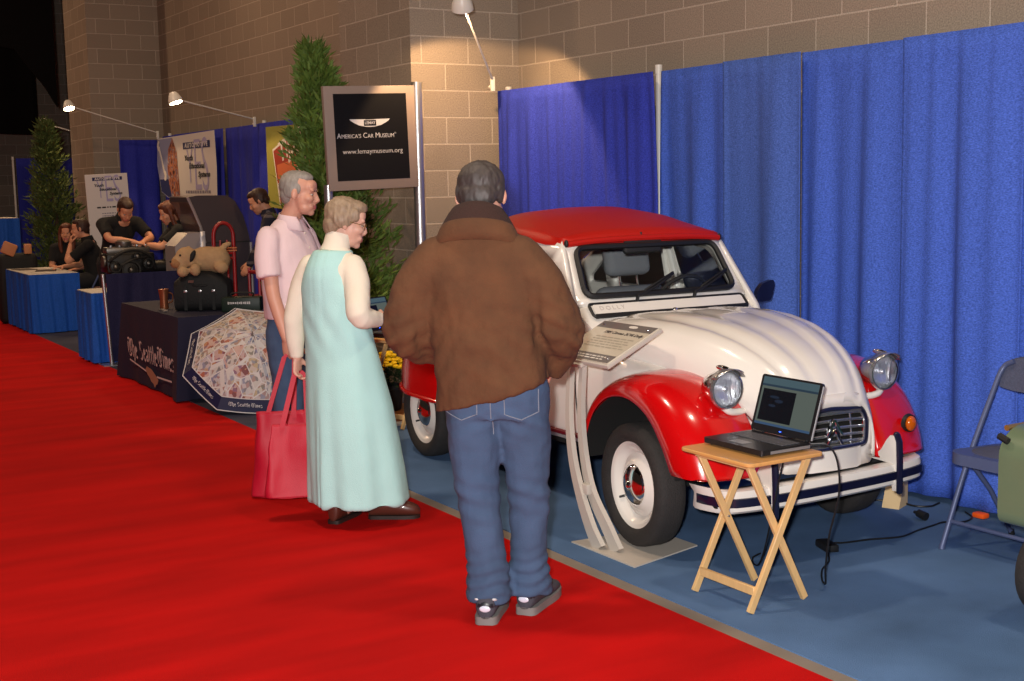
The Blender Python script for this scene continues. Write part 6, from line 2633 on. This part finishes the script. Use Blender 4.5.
def f(b):
    oval_loft(b, [(.965, 0, .015, .188, .168), (1.02, 0, .02, .196, .176), (1.12, 0, .02, .198, .175), (1.25, 0, .005, .200, .155), (1.36, 0, -.01, .200, .135), (1.43, 0, -.012, .172, .112), (1.485, 0, -.008, .118, .088), (1.52, 0, .0, .076, .074)])
    limb(b, [(-.175, -.02, 1.41), (-.212, -.01, 1.31), (-.230, .0, 1.215)], [.070, .071, .072], rnd='start')
    limb(b, [(.175, -.028, 1.415), (.212, -.015, 1.31), (.230, .005, 1.205)], [.070, .071, .072], rnd='start')
sh_ = garment('shirt', M_pink, hus, f, .009, 3, (.007, (9, 9, 6)), 9)
b = MB()
for s in (-1, 1):
    secs = []
    for k in range(11):
        t_ = k / 10
        a_ = -PI / 2 + s * (t_ * 2.75)
        x0, y0 = .070 * math.cos(a_), .012 + .066 * math.sin(a_)
        z0 = 1.545 - .03 * t_
        out = 1.32 + .25 * t_
        secs.append([(x0, y0, z0), (x0 * 1.02, y0, z0 + .012), (x0 * out, .012 + (y0 - .012) * out + .012 * t_, z0 - .038 - .028 * t_)])
    b.loft(secs, closed=False, cap=False)
cl_ = b.build('shirt_collar', M_pink, sh_, angle=80)
solidify(cl_, .005, 0)
b = MB()
for z in (1.44, 1.36, 1.28, 1.20, 1.12, 1.04):
    b.ell((.005, float(np.interp(z, [1.0, 1.12, 1.25, 1.36, 1.45], [.198, .197, .162, .128, .098])), z), (.006, .003, .006))
b.build('shirt_buttons', M_cream, sh_)


def f(b):
    oval_loft(b, [(.82, 0, .0, .165, .125), (.92, 0, .005, .178, .140), (1.02, 0, .01, .180, .150)])
    for s in (-1, 1):
        limb(b, [(s * .092, 0, .90), (s * .098, .01, .70), (s * .10, .015, .5), (s * .10, 0, .3), (s * .10, -.005, .06)], [.112, .10, .085, .078, .086], rnd='start')
garment('jeans', M_denim, hus, f, .011, 3, (.007, (10, 10, 12)), 12)
for s in (-1, 1):
    shoe(hus, (s * .10, -.07), (s * .15, 1), M_shoe, M_sole, .29, .048, 'trainer')

# ---- the two red shopping bags they carry
M_bagr = mat('crimson_nonwoven', (186, 12, 44), rough=.55, bump=(220, .2))


def tote(label, loc, rz, hand, w=.34, h=.40, d=.13, seed=1):
    t = thing('shopping_bag', label, 'bag', loc, rz, 'crimson shopping bags of the couple')
    b = MB()
    secs = []
    for v in (0, .03, .15, .35, .55, .75, .92, 1):
        ww = w * (1.0 - .30 * v ** 1.3) / 2
        dd = d / 2 * (1.0 - .72 * v)
        n = 36
        secs.append([(ww * math.copysign(abs(math.cos(a)) ** .45, math.cos(a)), dd * math.copysign(abs(math.sin(a)) ** .6, math.sin(a)) + .012 * math.sin(3 * a + v * 4 + seed) * (1 - abs(v - .5)), h * v) for a in np.linspace(0, 2 * PI, n, endpoint=False)])
    b.loft(secs, cap=False)
    b.add(secs[0], [tuple(range(36))])
    o = b.build('bag_body', M_bagr, t, angle=50)
    subsurf(o, 1)
    wrinkle(o, .016, (9, 9, 6), seed)
    solidify(o, .003, -1)
    Mi = (Matrix.Translation(loc) @ Matrix.Rotation(rz, 4, 'Z')).inverted()
    hl = Mi @ Vector(hand)
    for s in (-1, 1):
        y = s * d * .13
        pts = [Vector((-w * .2, y, h * .92)), Vector((-w * .19, y, h)), hl + Vector((-.028, s * .008, -.02)), hl + Vector((0, s * .008, .006)), hl + Vector((.028, s * .008, -.02)), Vector((w * .19, y, h)), Vector((w * .2, y, h * .92))]
        pp = [pts[0], pts[1]] + [pts[1].lerp(pts[2], k / 5) for k in range(1, 5)] + pts[2:5] + [pts[4].lerp(pts[5], k / 5) for k in range(1, 5)] + pts[5:]
        b = MB()
        secs = []
        for p in pp:
            secs.append([p + Vector((-.013, 0, 0)), p + Vector((.013, 0, 0)), p + Vector((.013, .003, 0)), p + Vector((-.013, .003, 0))])
        b.loft(secs)
        b.build('handle', M_bagr, t, angle=60)
    return t


def world(root, p):
    return root.location + (Matrix.Rotation(root.rotation_euler.z, 3, 'Z') @ Vector(p))
h1 = world(hus, (.224, .11, .79))
tote('crimson bag hanging from hand of the man in pink shirt, behind the other bag', (h1.x - .06, h1.y - .0, .015), R(-25), h1, .36, .46, .14, 2)
h2 = world(lady, (-.262, -.075, .765))
tote('crimson bag carried by the woman in turquoise, nearer of the two red bags', (h2.x - .035, h2.y + .0, .13), R(-22), h2, .33, .37, .12, 5)

# ================================================================== people in the booths
M_bk = mat('black_polo', (17, 16, 18), rough=.9)
M_bkp = mat('black_trousers', (22, 22, 26), rough=.9)
H_br = mat('dark_brown_hair', (54, 30, 20), rough=.6, var=(70, .4))
H_au = mat('auburn_hair', (92, 46, 28), rough=.55, var=(60, .4))
M_plaid = mat('dark_plaid_shirt', (34, 34, 48), rough=.9)
SKW = mat('skin_warm', (206, 144, 112), rough=.55)


def plaidify(m):
    nt = m.node_tree
    tc = nt.nodes['Texture Coordinate']
    b_ = nt.nodes['Principled BSDF']
    outs = []
    for ax, sc in ((0, 55), (2, 55)):
        sp = nt.nodes.new('ShaderNodeSeparateXYZ')
        nt.links.new(tc.outputs['Object'], sp.inputs[0])
        mu = nt.nodes.new('ShaderNodeMath')
        mu.operation = 'MULTIPLY'
        mu.inputs[1].default_value = sc
        nt.links.new(sp.outputs[ax], mu.inputs[0])
        si = nt.nodes.new('ShaderNodeMath')
        si.operation = 'SINE'
        nt.links.new(mu.outputs[0], si.inputs[0])
        gt = nt.nodes.new('ShaderNodeMath')
        gt.operation = 'GREATER_THAN'
        gt.inputs[1].default_value = .72
        nt.links.new(si.outputs[0], gt.inputs[0])
        outs.append(gt.outputs[0])
    ad = nt.nodes.new('ShaderNodeMath')
    ad.operation = 'ADD'
    nt.links.new(outs[0], ad.inputs[0])
    nt.links.new(outs[1], ad.inputs[1])
    r_ = nt.nodes.new('ShaderNodeMapRange')
    r_.inputs['From Max'].default_value = 2
    nt.links.new(ad.outputs[0], r_.inputs[0])
    mx = nt.nodes.new('ShaderNodeMix')
    mx.data_type = 'RGBA'
    mx.inputs['A'].default_value = (*lin((28, 28, 44)), 1)
    mx.inputs['B'].default_value = (*lin((120, 110, 112)), 1)
    nt.links.new(r_.outputs[0], mx.inputs['Factor'])
    nt.links.new(mx.outputs['Result'], b_.inputs['Base Color'])
plaidify(M_plaid)


def simple_person(label, loc, rz, J, hair, style, top, sleeve, legs=M_bkp, skin=SKW, seated=False, grp='people at the school booth', wide=1., vox=.009):
    t = thing('person', label, 'person', loc, rz, grp)
    Mh = J['Mh']
    fig_body(t, J, vox, skin, head_kw=dict(wide=wide))
    fig_eyes(t, Mh)
    fig_hair(t, Mh, hair, style, .008, .004)
    pl_, ch, nk = Vector(J['pelvis']), Vector(J['chest']), Vector(J['neck'])

    def f(b):
        b.tube(catmull([pl_ - Vector((0, 0, .04)), pl_, pl_.lerp(ch, .5), ch, ch.lerp(nk, .6), nk - (nk - ch) * .08], 4), [float(np.interp(i, [0, 4, 8, 12, 16, 20], [.155, .165, .16, .178, .125, .07])) for i in range(21)], 22, round_=False, sq=.74)
        for s in 'LR':
            sh, el, wr = Vector(J['sh' + s]), Vector(J['el' + s]), Vector(J['wr' + s])
            b.tube([nk - (nk - ch) * .35, sh], [.08, .072], 14, round_=True)
            e1 = sh.lerp(el, .75) if sleeve == 'short' else el
            if sleeve == 'short':
                limb(b, [sh, sh.lerp(e1, .5), e1], [.068, .066, .064], rnd='start')
            else:
                limb(b, [sh, sh.lerp(el, .5), el, el.lerp(wr, .5), el.lerp(wr, .93)], [.070, .064, .055, .050, .040])
    g_ = garment('shirt', top, t, f, .013, 2, (.006, (9, 9, 8)), 4)
    b = MB()
    b.tube([nk - (nk - ch) * .10, nk + (nk - ch).normalized() * .045], [.082, .070], 18)
    b.build('collar', top, g_)

    def f(b):
        b.ell(pl_, (.165, .13, .12))
        for s in 'LR':
            hp, kn, an = Vector(J['hip' + s]), Vector(J['kn' + s]), Vector(J['an' + s])
            limb(b, [hp, hp.lerp(kn, .5), kn, kn.lerp(an, .5), an + Vector((0, 0, .0))], [.105, .095, .078, .07, .07])
    garment('trousers', legs, t, f, .014, 2, (.006, (9, 9, 9)), 5)
    for s in 'LR':
        an, td = Vector(J['an' + s]), Vector(J['toe' + s])
        shoe(t, (an.x - td.x * .06, an.y - td.y * .06), td, M_bagk, P_black, .28, .046)
    return t


def stand_legs(dx=.09, y=0.):
    return dict(hipL=(-dx, y, .90), knL=(-dx, y + .03, .49), anL=(-dx, y, .09), toeL=(-.1, 1, 0), hipR=(dx, y, .90), knR=(dx, y + .03, .49), anR=(dx, y, .09), toeR=(.1, 1, 0))
# man bending over the engine
Mh = Matrix.Translation((.02, .30, 1.475)) @ rotm(R(-12), R(42))
simple_person('man in black polo bending over the bare engine with both hands on it', (3.66, 14.32, 0), R(180 + 14), dict(
    Mh=Mh, neck=(0, .19, 1.385), chest=(0, .10, 1.24), pelvis=(0, -.06, .93),
    shL=(-.20, .13, 1.33), elL=(-.25, .32, 1.17), wrL=(-.08, .46, 1.135), handL=((.8, .4, -.25), (.1, -.2, -1)), hkL=dict(curl=.5),
    shR=(.20, .13, 1.33), elR=(.24, .33, 1.18), wrR=(.05, .50, 1.14), handR=((-.8, .3, -.2), (0, -.2, -1)), hkR=dict(curl=.5), **stand_legs(.09, -.05)), H_br, 'short', M_bk, 'short')
# long haired woman
Mh = Matrix.Translation((0, .10, 1.43)) @ rotm(R(6), R(22))
simple_person('woman with long auburn hair in black top reaching towards the engine', (4.27, 14.0, 0), R(82), dict(
    Mh=Mh, neck=(0, .04, 1.30), chest=(0, .01, 1.14), pelvis=(0, -.03, .86),
    shL=(-.17, .03, 1.235), elL=(-.20, .22, 1.08), wrL=(-.12, .37, 1.10), handL=((.2, .9, .0), (.4, 0, -.9)), hkL=dict(curl=.6, k=.9),
    shR=(.17, .03, 1.235), elR=(.20, .20, 1.06), wrR=(.10, .35, 1.08), handR=((-.2, .9, 0), (-.4, 0, -.9)), hkR=dict(curl=.6, k=.9),
    hipL=(-.085, -.03, .84), knL=(-.085, 0, .46), anL=(-.085, -.03, .09), toeL=(-.1, 1, 0), hipR=(.085, -.03, .84), knR=(.085, 0, .46), anR=(.085, -.03, .09), toeR=(.1, 1, 0)), H_au, 'long', M_bk, 'short', wide=.94)
# man in the plaid shirt
Mh = Matrix.Translation((0, .18, 1.545)) @ rotm(R(-4), R(30))
simple_person('dark haired man in dark plaid shirt leaning over the red tool cart', (4.86, 12.60, 0), R(70), dict(
    Mh=Mh, neck=(0, .09, 1.425), chest=(0, .05, 1.25), pelvis=(0, -.06, .93),
    shL=(-.20, .07, 1.36), elL=(-.24, .20, 1.08), wrL=(-.20, .30, .92), handL=((.1, .5, -.7), (.7, 0, -.5)), hkL=dict(curl=.6),
    shR=(.20, .07, 1.36), elR=(.25, .18, 1.08), wrR=(.20, .28, .92), handR=((-.1, .5, -.7), (-.7, 0, -.5)), hkR=dict(curl=.6), **stand_legs(.09, -.05)), H_br, 'short', M_plaid, 'long', grp='people at the school booth')
# seated pair
def raised(J, dz=.065):
    for k in J:
        if k == 'Mh':
            J[k] = Matrix.Translation((0, 0, dz)) @ J[k]
        elif k[:2] not in ('kn', 'an', 'to', 'ha', 'hk'):
            J[k] = (J[k][0], J[k][1], J[k][2] + dz)
    return J


def sit(dz=0.):
    return dict(hipL=(-.09, .02, .52), knL=(-.11, .42, .50), anL=(-.11, .40, .09), toeL=(-.05, 1, 0), hipR=(.09, .02, .52), knR=(.11, .42, .50), anR=(.11, .40, .09), toeR=(.05, 1, 0))
Mh = Matrix.Translation((0, .12, 1.145)) @ rotm(R(0), R(6))
simple_person('seated man in black polo resting his chin on his hand, seen in profile', (3.95, 16.62, 0), R(70), raised(dict(
    Mh=Mh, neck=(0, .04, 1.01), chest=(0, .0, .83), pelvis=(0, -.04, .53),
    shL=(-.20, .02, .945), elL=(-.20, .26, .76), wrL=(-.06, .235, .965), handL=((.15, -.1, 1), (.2, -.9, 0)), hkL=dict(curl=1.2),
    shR=(.20, .02, .945), elR=(.24, .16, .70), wrR=(.10, .36, .68), handR=((-.6, .7, 0), (0, 0, -1)), hkR=dict(curl=.4), **sit())), H_br, 'short', M_bk, 'short')
Mh = Matrix.Translation((0, .10, 1.08)) @ rotm(R(0), R(4))
simple_person('seated girl with long brown hair facing the camera beside the chin resting man', (3.85, 17.42, 0), R(180 - 20), raised(dict(
    Mh=Mh, neck=(0, .03, .95), chest=(0, .0, .79), pelvis=(0, -.04, .53),
    shL=(-.16, .02, .885), elL=(-.20, .08, .66), wrL=(-.10, .28, .62), handL=((.5, .8, 0), (0, 0, -1)), hkL=dict(curl=.4, k=.9),
    shR=(.16, .02, .885), elR=(.20, .08, .66), wrR=(.10, .28, .62), handR=((-.5, .8, 0), (0, 0, -1)), hkR=dict(curl=.4, k=.9), **sit())), H_au, 'long', M_bk, 'short', wide=.93)
for (x, y, rz), lb in (((3.95, 16.62, 70), 'folding chair under the seated man in the black polo'), ((3.85, 17.42, 160), 'folding chair under the seated long haired girl')):
    c_ = copy_tree(fc)
    c_.location = (x, y, 0)
    c_.rotation_euler = (0, 0, R(rz))
    c_['label'] = lb
    c_['group'] = 'folding chairs at the school booth'
# ------------------------------------------------------------------ light
S.view_settings.view_transform = 'Standard'
S.view_settings.look = 'None'
S.view_settings.exposure = .1
S.view_settings.gamma = 1
S.view_settings.use_curve_mapping = False
w = bpy.data.worlds.new('world')
S.world = w
w.use_nodes = True
w.node_tree.nodes['Background'].inputs[0].default_value = (.9, .62, .45, 1)
w.node_tree.nodes['Background'].inputs[1].default_value = .02


def area(name, loc, target, size, power, col=(1, 1, 1)):
    l = bpy.data.lights.new(name, 'AREA')
    l.size = size
    l.energy = power
    l.color = col
    o = bpy.data.objects.new(name, l)
    COL.objects.link(o)
    o.location = loc
    o.rotation_euler = (Vector(target) - Vector(loc)).to_track_quat('-Z', 'Y').to_euler()
    return o


# the photographer's flash, just above the lens
fl = area('camera_flash', (-.16, -.05, 1.86), (3.6, 5.6, 1.32), .09, 345, (1, .97, .94))
# hall lights high under the roof
for x, y, p in ((1.2, 5.5, 120), (3.6, 2.5, 80), (1.0, 12, 110), (3.6, 14.5, 50), (1.0, 20, 110), (3.4, 23, 45)):
    area('hall_light', (x, y, 6.1), (x, y, 0), .4, p, (1, .78, .58) if y < 8 else (1, .66, .40))
